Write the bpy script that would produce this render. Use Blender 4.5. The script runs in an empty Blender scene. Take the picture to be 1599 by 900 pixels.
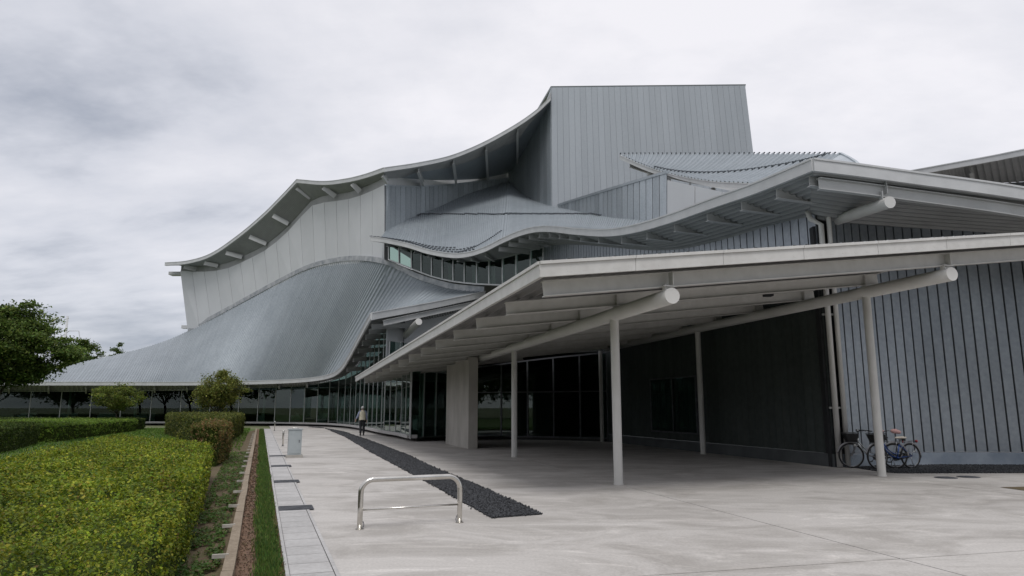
import bpy, math, random
import numpy as np
from mathutils import Vector, Matrix

random.seed(7)
rng = np.random.default_rng(7)
SC = bpy.context.scene
COL = SC.collection

# ------------------------------------------------------------------ camera
FPX, CAMH, HOR = 1080.0, 1.6, 187.0
TH = math.atan(HOR / FPX)
CT, ST = math.cos(TH), math.sin(TH)
cd = bpy.data.cameras.new('camera')
cam = bpy.data.objects.new('camera', cd)
COL.objects.link(cam)
cd.sensor_width = 36.0
cd.lens = FPX / 1599.0 * 36.0
cd.clip_start = 0.1
cd.clip_end = 6000.0
cam.location = (0, 0, CAMH)
cam.rotation_euler = (math.pi / 2 + TH, 0, 0)
SC.camera = cam

# ------------------------------------------------------------------ sky, sun, exposure
SUN_EL, SUN_AZ = math.radians(62), math.radians(176)   # azimuth clockwise from +Y
w = bpy.data.worlds.new('World')
SC.world = w
w.use_nodes = True
nt = w.node_tree
nt.nodes.clear()
N = nt.nodes.new
L = nt.links.new
out = N('ShaderNodeOutputWorld')
bg = N('ShaderNodeBackground')
sky = N('ShaderNodeTexSky')
sky.sky_type = 'NISHITA'
sky.sun_disc = False
sky.sun_elevation = SUN_EL
sky.sun_rotation = SUN_AZ
skm = N('ShaderNodeVectorMath'); skm.operation = 'SCALE'; skm.inputs['Scale'].default_value = 0.10
tc = N('ShaderNodeTexCoord')
sx = N('ShaderNodeSeparateXYZ')
zz = N('ShaderNodeMath'); zz.operation = 'MAXIMUM'; zz.inputs[1].default_value = 0.0
za = N('ShaderNodeMath'); za.operation = 'ADD'; za.inputs[1].default_value = 0.22
dx = N('ShaderNodeMath'); dx.operation = 'DIVIDE'
dy = N('ShaderNodeMath'); dy.operation = 'DIVIDE'
cb = N('ShaderNodeCombineXYZ')
cb.inputs[2].default_value = 3.7
L(tc.outputs['Generated'], sx.inputs[0])
L(sx.outputs[2], zz.inputs[0]); L(zz.outputs[0], za.inputs[0])
L(sx.outputs[0], dx.inputs[0]); L(za.outputs[0], dx.inputs[1])
L(sx.outputs[1], dy.inputs[0]); L(za.outputs[0], dy.inputs[1])
L(dx.outputs[0], cb.inputs[0]); L(dy.outputs[0], cb.inputs[1])
n1 = N('ShaderNodeTexNoise'); n1.inputs['Scale'].default_value = 0.55; n1.inputs['Detail'].default_value = 7; n1.inputs['Roughness'].default_value = 0.55; n1.inputs['Distortion'].default_value = 0.5
n2 = N('ShaderNodeTexNoise'); n2.inputs['Scale'].default_value = 1.9; n2.inputs['Detail'].default_value = 6; n2.inputs['Roughness'].default_value = 0.6
mp = N('ShaderNodeMapping'); mp.inputs['Location'].default_value = (8.4, -1.2, 0)
mp.inputs['Scale'].default_value = (0.8, 1.25, 1)
L(cb.outputs[0], mp.inputs[0])
L(mp.outputs[0], n1.inputs['Vector']); L(mp.outputs[0], n2.inputs['Vector'])
ma = N('ShaderNodeMath'); ma.operation = 'MULTIPLY'; ma.inputs[1].default_value = 0.30
L(n2.outputs[0], ma.inputs[0])
mb_ = N('ShaderNodeMath'); mb_.operation = 'MULTIPLY_ADD'; mb_.inputs[1].default_value = 0.70
L(n1.outputs[0], mb_.inputs[0]); L(ma.outputs[0], mb_.inputs[2])
cr = N('ShaderNodeValToRGB')
cr.color_ramp.elements[0].position = 0.36; cr.color_ramp.elements[0].color = (0.33, 0.36, 0.43, 1)
cr.color_ramp.elements[1].position = 0.62; cr.color_ramp.elements[1].color = (0.90, 0.885, 0.92, 1)
e = cr.color_ramp.elements.new(0.47); e.color = (0.65, 0.662, 0.72, 1)
L(mb_.outputs[0], cr.inputs[0])
mx = N('ShaderNodeMix'); mx.data_type = 'RGBA'; mx.inputs[0].default_value = 0.90
L(sky.outputs[0], skm.inputs[0])
L(skm.outputs[0], mx.inputs[6]); L(cr.outputs[0], mx.inputs[7])
L(mx.outputs[2], bg.inputs[0]); bg.inputs[1].default_value = 1.0
L(bg.outputs[0], out.inputs[0])

sd = bpy.data.lights.new('sun', 'SUN')
sun = bpy.data.objects.new('sun', sd)
COL.objects.link(sun)
sd.energy = 1.5
sd.angle = math.radians(22)
sd.color = (1.0, 0.98, 0.96)
sdir = Vector((math.sin(SUN_AZ) * math.cos(SUN_EL), math.cos(SUN_AZ) * math.cos(SUN_EL), math.sin(SUN_EL)))
sun.rotation_euler = sdir.to_track_quat('Z', 'Y').to_euler()
sun.location = (20, -30, 40)

SC.view_settings.view_transform = 'Standard'
SC.view_settings.look = 'None'
SC.view_settings.exposure = 0.12
SC.view_settings.gamma = 1.0
SC.cycles.use_denoising = True
SC.cycles.max_bounces = 8
SC.cycles.diffuse_bounces = 2
SC.cycles.transparent_max_bounces = 12
SC.cycles.sample_clamp_indirect = 6.0

# ------------------------------------------------------------------ helpers
def at(px, py, Y):
    """survey point: photo bearing (px, py) at depth Y metres -> world"""
    u = (px - 799.5) / FPX; v = (450.0 - py) / FPX
    t = Y / (CT - v * ST)
    return np.array([u * t, Y, CAMH + (ST + v * CT) * t])

def gp(px, py, z=0.0):
    u = (px - 799.5) / FPX; v = (450.0 - py) / FPX
    t = (z - CAMH) / (ST + v * CT)
    return np.array([u * t, (CT - v * ST) * t, z])

def A3(p): return np.array([float(p[0]), float(p[1]), float(p[2])])

class Crv:
    def __init__(s, pts, ts=None):
        s.p = np.array([A3(q) for q in pts])
        if ts is None:
            d = np.linalg.norm(np.diff(s.p, axis=0), axis=1)
            ts = np.concatenate([[0], np.cumsum(d)]) / d.sum()
        s.t = np.array(ts, float)
        n = len(s.t)
        m = np.zeros_like(s.p)
        for i in range(n):
            a, b = max(0, i - 1), min(n - 1, i + 1)
            m[i] = (s.p[b] - s.p[a]) / (s.t[b] - s.t[a])
        s.m = m
    def __call__(s, t):
        t = np.clip(np.asarray(t, float), s.t[0], s.t[-1])
        i = np.clip(np.searchsorted(s.t, t, side='right') - 1, 0, len(s.t) - 2)
        h = (s.t[i + 1] - s.t[i])
        x = ((t - s.t[i]) / h)
        if np.ndim(t): x = x[:, None]; h = h[:, None]
        h00 = 2 * x**3 - 3 * x**2 + 1; h10 = x**3 - 2 * x**2 + x
        h01 = -2 * x**3 + 3 * x**2; h11 = x**3 - x**2
        return h00 * s.p[i] + h10 * h * s.m[i] + h01 * s.p[i + 1] + h11 * h * s.m[i + 1]
    def off(s, d):
        return Crv(s.p + np.array(d, float), s.t)
    def samp(s, n, a=None, b=None):
        a = s.t[0] if a is None else a; b = s.t[-1] if b is None else b
        return s(np.linspace(a, b, n))
    def even(s, n, a=None, b=None):
        a = s.t[0] if a is None else a; b = s.t[-1] if b is None else b
        tt = np.linspace(a, b, 400); q = s(tt)
        d = np.concatenate([[0], np.cumsum(np.linalg.norm(np.diff(q, axis=0), axis=1))])
        return np.interp(np.linspace(0, d[-1], n), d, tt)

class Lin(Crv):
    def __call__(s, t):
        t = np.asarray(t, float)
        return np.stack([np.interp(t, s.t, s.p[:, k]) for k in range(3)], axis=-1)

LOCAL = set()
def parent_to(o, p):
    o.parent = p
    if p.type == 'EMPTY' and p.name not in LOCAL:
        o.matrix_parent_inverse = Matrix.Translation(-Vector(p.location))

def mesh(name, v, f, mat, parent=None, smooth=False, link=True):
    me = bpy.data.meshes.new(name)
    me.from_pydata([tuple(map(float, q)) for q in v], [], [tuple(map(int, q)) for q in f])
    me.materials.append(mat)
    if smooth:
        me.polygons.foreach_set('use_smooth', [True] * len(me.polygons))
    me.update()
    o = bpy.data.objects.new(name, me)
    COL.objects.link(o)
    if parent is not None: parent_to(o, parent)
    return o

def bigmesh(name, v, quads, mat, parent=None, cols=None, tris=False):
    """fast path for many equal faces (numpy arrays)"""
    v = np.asarray(v, np.float32); q = np.asarray(quads, np.int32)
    k = q.shape[1]
    me = bpy.data.meshes.new(name)
    me.vertices.add(len(v)); me.vertices.foreach_set('co', v.ravel())
    me.loops.add(q.size); me.loops.foreach_set('vertex_index', q.ravel())
    me.polygons.add(len(q))
    me.polygons.foreach_set('loop_start', np.arange(0, q.size, k, dtype=np.int32))
    me.polygons.foreach_set('loop_total', np.full(len(q), k, np.int32))
    if cols is not None:
        a = me.attributes.new('tint', 'FLOAT_COLOR', 'POINT')
        c = np.ones((len(v), 4), np.float32); c[:, :3] = cols
        a.data.foreach_set('color', c.ravel())
    me.update(calc_edges=True)
    me.materials.append(mat)
    o = bpy.data.objects.new(name, me)
    COL.objects.link(o)
    if parent is not None: parent_to(o, parent)
    return o

def tag(o, label=None, cat=None, group=None, kind=None):
    if label: o['label'] = label
    if cat: o['category'] = cat
    if group: o['group'] = group
    if kind: o['kind'] = kind
    return o

def thing(name, loc, label, cat, group=None, local=False, rz=0):
    o = bpy.data.objects.new(name, None)
    o.empty_display_size = 0.3
    COL.objects.link(o)
    o.location = tuple(map(float, loc)); o.rotation_euler = (0, 0, rz)
    if local: LOCAL.add(o.name)
    return tag(o, label, cat, group)

class MB:
    def __init__(s): s.v = []; s.f = []
    def add(s, v, f):
        n = len(s.v); s.v += [A3(q) for q in v]; s.f += [tuple(i + n for i in q) for q in f]; return s
    def hexa(s, b, t):
        return s.add(list(b) + list(t), [(3, 2, 1, 0), (4, 5, 6, 7), (0, 1, 5, 4), (1, 2, 6, 5), (2, 3, 7, 6), (3, 0, 4, 7)])
    def box(s, c, d, rz=0.0):
        c = A3(c); hx, hy, hz = d[0] / 2, d[1] / 2, d[2] / 2
        ca, sa = math.cos(rz), math.sin(rz)
        P = lambda x, y, z: c + np.array([x * ca - y * sa, x * sa + y * ca, z])
        return s.hexa([P(-hx, -hy, -hz), P(hx, -hy, -hz), P(hx, hy, -hz), P(-hx, hy, -hz)],
                      [P(-hx, -hy, hz), P(hx, -hy, hz), P(hx, hy, hz), P(-hx, hy, hz)])
    def prism(s, poly, z0, z1):
        n = len(poly)
        v = [(p[0], p[1], z0) for p in poly] + [(p[0], p[1], z1) for p in poly]
        f = [tuple(reversed(range(n))), tuple(range(n, 2 * n))] + [(i, (i + 1) % n, n + (i + 1) % n, n + i) for i in range(n)]
        return s.add(v, f)
    def tube(s, pts, r, seg=10, caps=True, closed=False, flat=1.0):
        pts = [A3(p) for p in pts]; n = len(pts)
        rr = r if hasattr(r, '__len__') else [r] * n
        tg = []
        for i in range(n):
            a = pts[(i - 1) % n] if (closed or i > 0) else pts[0]
            b = pts[(i + 1) % n] if (closed or i < n - 1) else pts[-1]
            d = b - a; tg.append(d / (np.linalg.norm(d) + 1e-9))
        up = np.array([0, 0, 1.0])
        if abs(tg[0][2]) > 0.9: up = np.array([0, 1.0, 0])
        x = np.cross(up, tg[0]); x /= np.linalg.norm(x)
        v = []
        for i in range(n):
            x = x - tg[i] * np.dot(x, tg[i]); x /= np.linalg.norm(x)
            y = np.cross(tg[i], x)
            for k in range(seg):
                a = 2 * math.pi * k / seg
                v.append(pts[i] + rr[i] * (math.cos(a) * x + flat * math.sin(a) * y))
        f = []
        m = n if closed else n - 1
        for i in range(m):
            j = (i + 1) % n
            for k in range(seg):
                k2 = (k + 1) % seg
                f.append((i * seg + k, i * seg + k2, j * seg + k2, j * seg + k))
        if caps and not closed:
            f.append(tuple(reversed(range(seg)))); f.append(tuple((n - 1) * seg + k for k in range(seg)))
        return s.add(v, f)
    def prof(s, p0, p1, prof, up=(0, 0, 1)):
        """extrude closed 2D profile (side, up) from p0 to p1"""
        p0, p1 = A3(p0), A3(p1)
        d = p1 - p0; d /= np.linalg.norm(d)
        sd_ = np.cross(d, up); sd_ /= np.linalg.norm(sd_); u2 = np.cross(sd_, d)
        n = len(prof)
        v = [p0 + a * sd_ + b * u2 for a, b in prof] + [p1 + a * sd_ + b * u2 for a, b in prof]
        f = [tuple(range(n)), tuple(reversed(range(n, 2 * n)))] + [(i, n + i, n + (i + 1) % n, (i + 1) % n) for i in range(n)]
        return s.add(v, f)
    def ibeam(s, p0, p1, h=0.27, w=0.16, tf=0.016, tw=0.012):
        """I section whose top flange lies on the line p0-p1"""
        a, b = w / 2, tw / 2
        return s.prof(p0, p1, [(-a, 0), (a, 0), (a, -tf), (b, -tf), (b, -h + tf), (a, -h + tf), (a, -h), (-a, -h), (-a, -h + tf), (-b, -h + tf), (-b, -tf), (-a, -tf)])
    def sweep(s, pts, prof, side):
        """sweep closed profile (out, z) along pts with given horizontal out vectors"""
        n = len(prof); v = []; f = []
        for p, o in zip(pts, side):
            for a, b in prof: v.append(A3(p) + a * o + np.array([0, 0, b]))
        for i in range(len(pts) - 1):
            for k in range(n):
                k2 = (k + 1) % n
                f.append((i * n + k, i * n + k2, (i + 1) * n + k2, (i + 1) * n + k))
        f.append(tuple(reversed(range(n)))); f.append(tuple((len(pts) - 1) * n + k for k in range(n)))
        return s.add(v, f)
    def sphere(s, c, r, seg=10, rings=7, sc=(1, 1, 1)):
        c = A3(c); v = []; f = []
        for i in range(1, rings):
            th = math.pi * i / rings
            for k in range(seg):
                a = 2 * math.pi * k / seg
                v.append(c + r * np.array([sc[0] * math.sin(th) * math.cos(a), sc[1] * math.sin(th) * math.sin(a), sc[2] * math.cos(th)]))
        v += [c + np.array([0, 0, r * sc[2]]), c - np.array([0, 0, r * sc[2]])]
        t, b = len(v) - 2, len(v) - 1
        for k in range(seg):
            k2 = (k + 1) % seg
            f.append((t, k, k2)); f.append((b, (rings - 2) * seg + k2, (rings - 2) * seg + k))
            for i in range(rings - 2):
                f.append((i * seg + k, (i + 1) * seg + k, (i + 1) * seg + k2, i * seg + k2))
        return s.add(v, f)
    def build(s, name, mat, parent=None, smooth=False):
        return mesh(name, s.v, s.f, mat, parent, smooth)

def outs(pts, toward=None):
    """horizontal outward vectors of a polyline; pointing toward the viewer side"""
    pts = np.asarray(pts); t = np.gradient(pts, axis=0); t[:, 2] = 0
    t /= np.linalg.norm(t, axis=1)[:, None]
    o = np.stack([t[:, 1], -t[:, 0], 0 * t[:, 0]], axis=1)
    if toward is None: toward = np.array([0, 0, 0.0])
    mid = len(pts) // 2
    if np.dot(o[mid], toward - pts[mid]) < 0: o = -o
    return o

def surf(A, B, sag=0.0):
    def S(t, s):
        a, b = A(t), B(t)
        s = np.asarray(s)[..., None] if np.ndim(s) else s
        q = (1 - s) * a + s * b
        q = q.copy(); q[..., 2] -= sag * 4 * (s * (1 - s))[..., 0] if np.ndim(s) else sag * 4 * s * (1 - s)
        return q
    return S

def ribbed(name, A, B, n, mat, parent, h=0.06, M=14, sag=0.0, up=True, duty=(0.66, 0.72, 0.94, 1.0), ta=None, tb=None, dz=0.0):
    """folded metal sheet between curves A and B; ribs run from A to B"""
    S = surf(A, B, sag)
    edges = A.even(n + 1, ta, tb)
    T = []; H = []
    for i in range(n):
        a, b = edges[i], edges[i + 1]
        for q, hh in ((0, 0), (duty[0], 0), (duty[1], h), (duty[2], h)):
            T.append(a + (b - a) * q); H.append(hh)
    T.append(edges[-1]); H.append(0)
    T = np.array(T); H = np.array(H); sv = np.linspace(0, 1, M)
    nc = len(T); P = np.zeros((M, nc, 3)); e1 = 1e-3
    for j, s_ in enumerate(sv):
        s0, s1 = max(0, s_ - 1e-2), min(1, s_ + 1e-2)
        p = S(T, np.full(nc, s_))
        du = S(np.minimum(T + e1, edges[-1]), np.full(nc, s_)) - S(np.maximum(T - e1, edges[0]), np.full(nc, s_))
        dv = S(T, np.full(nc, s1)) - S(T, np.full(nc, s0))
        nn = np.cross(du, dv); nn /= (np.linalg.norm(nn, axis=1)[:, None] + 1e-12)
        sgn = np.where(nn[:, 2] < 0, -1, 1) * (1 if up else -1)
        P[j] = p + nn * (sgn * H)[:, None]
    P[..., 2] += dz
    idx = np.arange(M * nc).reshape(M, nc)
    q = np.stack([idx[:-1, :-1], idx[:-1, 1:], idx[1:, 1:], idx[1:, :-1]], axis=-1).reshape(-1, 4)
    tone = np.repeat(rng.uniform(.95, 1.045, n), 4); tone = np.append(tone, tone[-1])
    tone = np.tile(tone, M)[:, None] * np.ones(3)
    return bigmesh(name, P.reshape(-1, 3), q, mat, parent, tone)

def ribbed_along(name, A, B, n, mat, parent, h=0.06, M=50, dz=0.0, up=False, duty=(0.5, 0.58, 0.92, 1.0)):
    """folded sheet whose ribs run parallel to the edge A"""
    S = surf(A, B); T = A.even(M)
    sv = []; H = []
    for i in range(n):
        for q, hh in ((0, 0), (duty[0], 0), (duty[1], h), (duty[2], h)):
            sv.append((i + q) / n); H.append(hh)
    sv.append(1.0); H.append(0)
    P = np.array([S(T, np.full(M, s_)) + np.array([0, 0, (1 if up else -1) * hh + dz]) for s_, hh in zip(sv, H)])
    K = len(sv); idx = np.arange(K * M).reshape(K, M)
    q = np.stack([idx[:-1, :-1], idx[:-1, 1:], idx[1:, 1:], idx[1:, :-1]], axis=-1).reshape(-1, 4)
    return bigmesh(name, P.reshape(-1, 3), q, mat, parent)

def project(p):
    d = A3(p) - np.array([0, 0, CAMH]); f = d[1] * CT + d[2] * ST; u = -d[1] * ST + d[2] * CT
    return 799.5 + FPX * d[0] / f, 450 - FPX * u / f

def sheet(name, A, B, mat, parent, n=40, M=6, dz=0.0):
    S = surf(A, B); T = np.linspace(A.t[0], A.t[-1], n)
    P = np.array([S(T, np.full(n, s_)) for s_ in np.linspace(0, 1, M)])
    P[..., 2] += dz
    idx = np.arange(M * n).reshape(M, n)
    q = np.stack([idx[:-1, :-1], idx[:-1, 1:], idx[1:, 1:], idx[1:, :-1]], axis=-1).reshape(-1, 4)
    return bigmesh(name, P.reshape(-1, 3), q, mat, parent)

def strip(name, C, mat, parent, z0=-0.3, z1=0.0, o0=-0.04, o1=0.04, n=60, lip=True, toward=None, a=None, b=None):
    pts = C.samp(n, a, b); o = outs(pts, toward)
    pr = [(o0, z0), (o1, z0), (o1, z1 - 0.05), (o1 + 0.025, z1 - 0.05), (o1 + 0.025, z1), (o0, z1)] if lip else [(o0, z0), (o1, z0), (o1, z1), (o0, z1)]
    return MB().sweep(pts, pr, o).build(name, mat, parent)

def panel_wall(name, parent, bot, top, n, mat, backmat, gap=0.03, thick=0.03, toward=None, ev=True, piece='panel', tt=None):
    edges = tt if tt is not None else (bot.even(n + 1) if ev else np.linspace(bot.t[0], bot.t[-1], n + 1))
    wall = sheet(name, bot, top, backmat, parent, n=max(30, n), M=3)
    if toward is None: toward = np.array([0, 0, 1.6])
    for i in range(len(edges) - 1):
        a, b = edges[i], edges[i + 1]
        L_ = np.linalg.norm(bot(b) - bot(a)); g = gap / L_ / 2 * (b - a)
        b0, b1, t0, t1 = bot(a + g), bot(b - g), top(a + g), top(b - g)
        nn = np.cross(b1 - b0, t0 - b0)
        if np.linalg.norm(nn) < 1e-6: nn = np.cross(b1 - b0, t1 - b0)
        nn /= np.linalg.norm(nn)
        if np.dot(nn, toward - b0) < 0: nn = -nn
        w0, w1 = nn * 0.004, nn * thick
        MB().hexa([b0 + w0, b1 + w0, b1 + w1, b0 + w1], [t0 + w0, t1 + w0, t1 + w1, t0 + w1]).build(piece, mat, wall)
    return wall

def curtain(name, parent, base, top, ts, frame, glass, mw=0.06, md=0.12, rail=0.07, toward=None, transom=None):
    """glazed wall: rails are the part, panes and mullions its pieces"""
    ts = np.asarray(ts)
    pb = base(ts); o = outs(pb, toward)
    pr = [(-md / 2, 0), (md / 2, 0), (md / 2, rail), (-md / 2, rail)]
    wall = MB().sweep(pb, pr, o).build(name, frame, parent)
    MB().sweep(top(ts) - np.array([0, 0, rail]), pr, o).build('head_rail', frame, wall)
    if transom is not None:
        q = pb.copy(); q[:, 2] += transom
        MB().sweep(q, [(-md / 2 + .01, 0), (md / 2 - .01, 0), (md / 2 - .01, .05), (-md / 2 + .01, .05)], o).build('transom', frame, wall)
    tp = top(ts)
    for i in range(len(ts)):
        d = np.array([-o[i][1], o[i][0], 0])
        a = pb[i] + [0, 0, rail + .002]; b = tp[i] - [0, 0, rail + .002]
        q = lambda p: [p - d * mw / 2 - o[i] * md / 2, p + d * mw / 2 - o[i] * md / 2, p + d * mw / 2 + o[i] * md / 2, p - d * mw / 2 + o[i] * md / 2]
        MB().hexa(q(a), q(b)).build('mullion', frame, wall)
    for i in range(len(ts) - 1):
        a0, a1, b0, b1 = pb[i] + [0, 0, rail], pb[i + 1] + [0, 0, rail], tp[i] - [0, 0, rail], tp[i + 1] - [0, 0, rail]
        d = (a1 - a0) / np.linalg.norm(a1 - a0) * mw / 2
        a0, a1, b0, b1 = a0 + d, a1 - d, b0 + d, b1 - d
        nn = np.array([-d[1], d[0], 0]); nn = nn / np.linalg.norm(nn) * 0.008
        MB().hexa([a0 - nn, a1 - nn, a1 + nn, a0 + nn], [b0 - nn, b1 - nn, b1 + nn, b0 + nn]).build('pane', glass, wall)
    return wall

# ------------------------------------------------------------------ materials
def mat_base(name):
    m = bpy.data.materials.new(name); m.use_nodes = True
    t = m.node_tree; b = t.nodes['Principled BSDF']
    return m, t, b

def noisy(name, c0, c1, scale=3.0, rough=0.6, metal=0.0, detail=6, stretch=(1, 1, 1), bump=0.0, bscale=40, rnd=0.0, c2=None, spec=0.5, p0=0.35, p1=0.65, scale2=None):
    """principled with two-tone noise colour, optional per-object tone and fine bump"""
    m, t, b = mat_base(name)
    n = t.nodes; l = t.links.new
    tc_ = n.new('ShaderNodeTexCoord'); mp_ = n.new('ShaderNodeMapping'); mp_.inputs['Scale'].default_value = stretch
    l(tc_.outputs['Object'], mp_.inputs[0])
    nz = n.new('ShaderNodeTexNoise'); nz.inputs['Scale'].default_value = scale; nz.inputs['Detail'].default_value = detail; nz.inputs['Roughness'].default_value = 0.62
    l(mp_.outputs[0], nz.inputs['Vector'])
    fac = nz.outputs[0]
    if scale2:
        nz2 = n.new('ShaderNodeTexNoise'); nz2.inputs['Scale'].default_value = scale2; nz2.inputs['Detail'].default_value = 5
        l(tc_.outputs['Object'], nz2.inputs['Vector'])
        av = n.new('ShaderNodeMath'); av.operation = 'MULTIPLY_ADD'; av.inputs[1].default_value = 0.5
        hv = n.new('ShaderNodeMath'); hv.operation = 'MULTIPLY'; hv.inputs[1].default_value = 0.5
        l(nz.outputs[0], hv.inputs[0]); l(nz2.outputs[0], av.inputs[0]); l(hv.outputs[0], av.inputs[2]); fac = av.outputs[0]
    r = n.new('ShaderNodeValToRGB')
    r.color_ramp.elements[0].position = p0; r.color_ramp.elements[0].color = (*c0, 1)
    r.color_ramp.elements[1].position = p1; r.color_ramp.elements[1].color = (*c1, 1)
    if c2: e_ = r.color_ramp.elements.new((p0 + p1) / 2); e_.color = (*c2, 1)
    l(fac, r.inputs[0])
    colr = r.outputs[0]
    if rnd:
        oi = n.new('ShaderNodeObjectInfo'); mr = n.new('ShaderNodeMapRange')
        mr.inputs[3].default_value = 1 - rnd; mr.inputs[4].default_value = 1 + rnd
        l(oi.outputs['Random'], mr.inputs[0])
        vm = n.new('ShaderNodeVectorMath'); vm.operation = 'SCALE'
        l(colr, vm.inputs[0]); l(mr.outputs[0], vm.inputs['Scale']); colr = vm.outputs[0]
    l(colr, b.inputs['Base Color'])
    b.inputs['Roughness'].default_value = rough; b.inputs['Metallic'].default_value = metal
    b.inputs['Specular IOR Level'].default_value = spec
    if bump:
        bz = n.new('ShaderNodeTexNoise'); bz.inputs['Scale'].default_value = bscale; bz.inputs['Detail'].default_value = 4
        l(tc_.outputs['Object'], bz.inputs['Vector'])
        bp = n.new('ShaderNodeBump'); bp.inputs['Strength'].default_value = bump; bp.inputs['Distance'].default_value = 0.02
        l(bz.outputs[0], bp.inputs['Height']); l(bp.outputs[0], b.inputs['Normal'])
    return m

M_ = {}
M_['zinc_roof'] = noisy('zinc_roof', (.235, .27, .295), (.35, .385, .41), 0.30, .50, .40, stretch=(1, 1, 1), scale2=7, p0=.3, p1=.7)
def rib_tone(m):
    t = m.node_tree; b = t.nodes['Principled BSDF']; src = b.inputs['Base Color'].links[0].from_socket
    a = t.nodes.new('ShaderNodeAttribute'); a.attribute_name = 'tint'; x = t.nodes.new('ShaderNodeMix'); x.data_type = 'RGBA'; x.blend_type = 'MULTIPLY'; x.inputs[0].default_value = 1
    t.links.new(src, x.inputs[6]); t.links.new(a.outputs['Color'], x.inputs[7]); t.links.new(x.outputs[2], b.inputs['Base Color'])
    return m
M_['zinc_rib'] = rib_tone(noisy('zinc_rib', (.22, .25, .272), (.32, .352, .375), 0.30, .56, .32, scale2=5, p0=.3, p1=.7))
M_['zinc_panel'] = noisy('zinc_panel', (.32, .355, .38), (.45, .485, .51), 0.8, .45, .45, stretch=(1, 1, .35), rnd=.13, scale2=9, bump=.12, bscale=2.0)
M_['zinc_wall'] = noisy('zinc_wall', (.225, .25, .28), (.31, .34, .37), 0.6, .36, .55, stretch=(1.4, 1.4, .3), rnd=.05, scale2=8, bump=.25, bscale=1.6)
M_['zinc_tower'] = noisy('zinc_tower', (.315, .34, .362), (.36, .385, .408), 0.5, .5, .4, stretch=(1, 1, .25), rnd=.035, scale2=10)
M_['backing'] = noisy('backing', (.02, .022, .025), (.035, .037, .04), 3, .8)
M_['white_panel'] = noisy('white_panel', (.525, .535, .545), (.555, .565, .575), 0.5, .6, 0, rnd=.03, spec=.3)
M_['trim'] = noisy('trim', (.46, .465, .465), (.53, .535, .535), 1.5, .5, 0, spec=.4)
M_['sill_band'] = noisy('sill_band', (.22, .24, .26), (.42, .43, .44), 1.6, .6, .2, p0=.35, p1=.6)
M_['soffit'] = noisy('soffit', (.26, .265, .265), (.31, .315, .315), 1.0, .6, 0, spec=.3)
M_['beam'] = noisy('beam', (.40, .405, .40), (.46, .465, .46), 1.0, .5, 0, spec=.4)
M_['canopy_white'] = noisy('canopy_white', (.52, .51, .485), (.62, .61, .585), 0.9, .45, 0, spec=.4, stretch=(1, 1, .3), scale2=5, bump=.04, bscale=3)
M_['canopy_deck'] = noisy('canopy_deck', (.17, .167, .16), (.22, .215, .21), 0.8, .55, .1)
M_['pipe_white'] = noisy('pipe_white', (.55, .54, .515), (.62, .61, .585), 1.2, .42, 0, spec=.45)
M_['concrete_wall'] = noisy('concrete_wall', (.33, .31, .28), (.44, .42, .385), 1.4, .85, 0, stretch=(1, 1, .4), bump=.2, bscale=14)
M_['plinth'] = noisy('plinth', (.20, .24, .29), (.30, .34, .39), 1.5, .7, .1)
M_['dark_plinth'] = noisy('dark_plinth', (.085, .095, .10), (.12, .13, .135), 1.5, .7)
M_['mullion'] = noisy('mullion', (.40, .41, .41), (.48, .49, .49), 2, .4, .3)
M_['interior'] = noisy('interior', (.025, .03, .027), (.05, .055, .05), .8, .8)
M_['canopy_shade_zinc'] = noisy('canopy_shade_zinc', (.045, .056, .053), (.072, .086, .082), 1.2, .6, .2, stretch=(2, 2, .15), rnd=.10, scale2=6)  # wall tone with the canopy's deep shade painted into the colour
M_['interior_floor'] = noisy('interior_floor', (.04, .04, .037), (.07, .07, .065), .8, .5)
M_['snow_guard'] = noisy('snow_guard', (.06, .07, .08), (.10, .11, .12), 3, .5, .5)

def glass_mat(name, tint, refl=1.0):
    m = bpy.data.materials.new(name); m.use_nodes = True
    t = m.node_tree; t.nodes.clear(); n = t.nodes.new; l = t.links.new
    o_ = n('ShaderNodeOutputMaterial'); mx_ = n('ShaderNodeMixShader'); tr = n('ShaderNodeBsdfTransparent'); gl = n('ShaderNodeBsdfGlossy')
    tr.inputs[0].default_value = (*tint, 1); gl.inputs['Roughness'].default_value = 0.01; gl.inputs[0].default_value = (.9, .97, .95, 1)
    fr = n('ShaderNodeFresnel'); ge = n('ShaderNodeNewGeometry'); ir = n('ShaderNodeMapRange')
    ir.inputs[3].default_value = 1.5; ir.inputs[4].default_value = 1 / 1.5   # same reflectance on both faces of the thin pane
    l(ge.outputs['Backfacing'], ir.inputs[0]); l(ir.outputs[0], fr.inputs[0])
    l(fr.outputs[0], mx_.inputs[0]); l(tr.outputs[0], mx_.inputs[1]); l(gl.outputs[0], mx_.inputs[2]); l(mx_.outputs[0], o_.inputs[0])
    return m
M_['glass'] = glass_mat('glass', (.50, .60, .56))
M_['steel'] = noisy('steel', (.55, .53, .49), (.68, .66, .62), 4, .22, .95)
M_['plain'] = None

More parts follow.
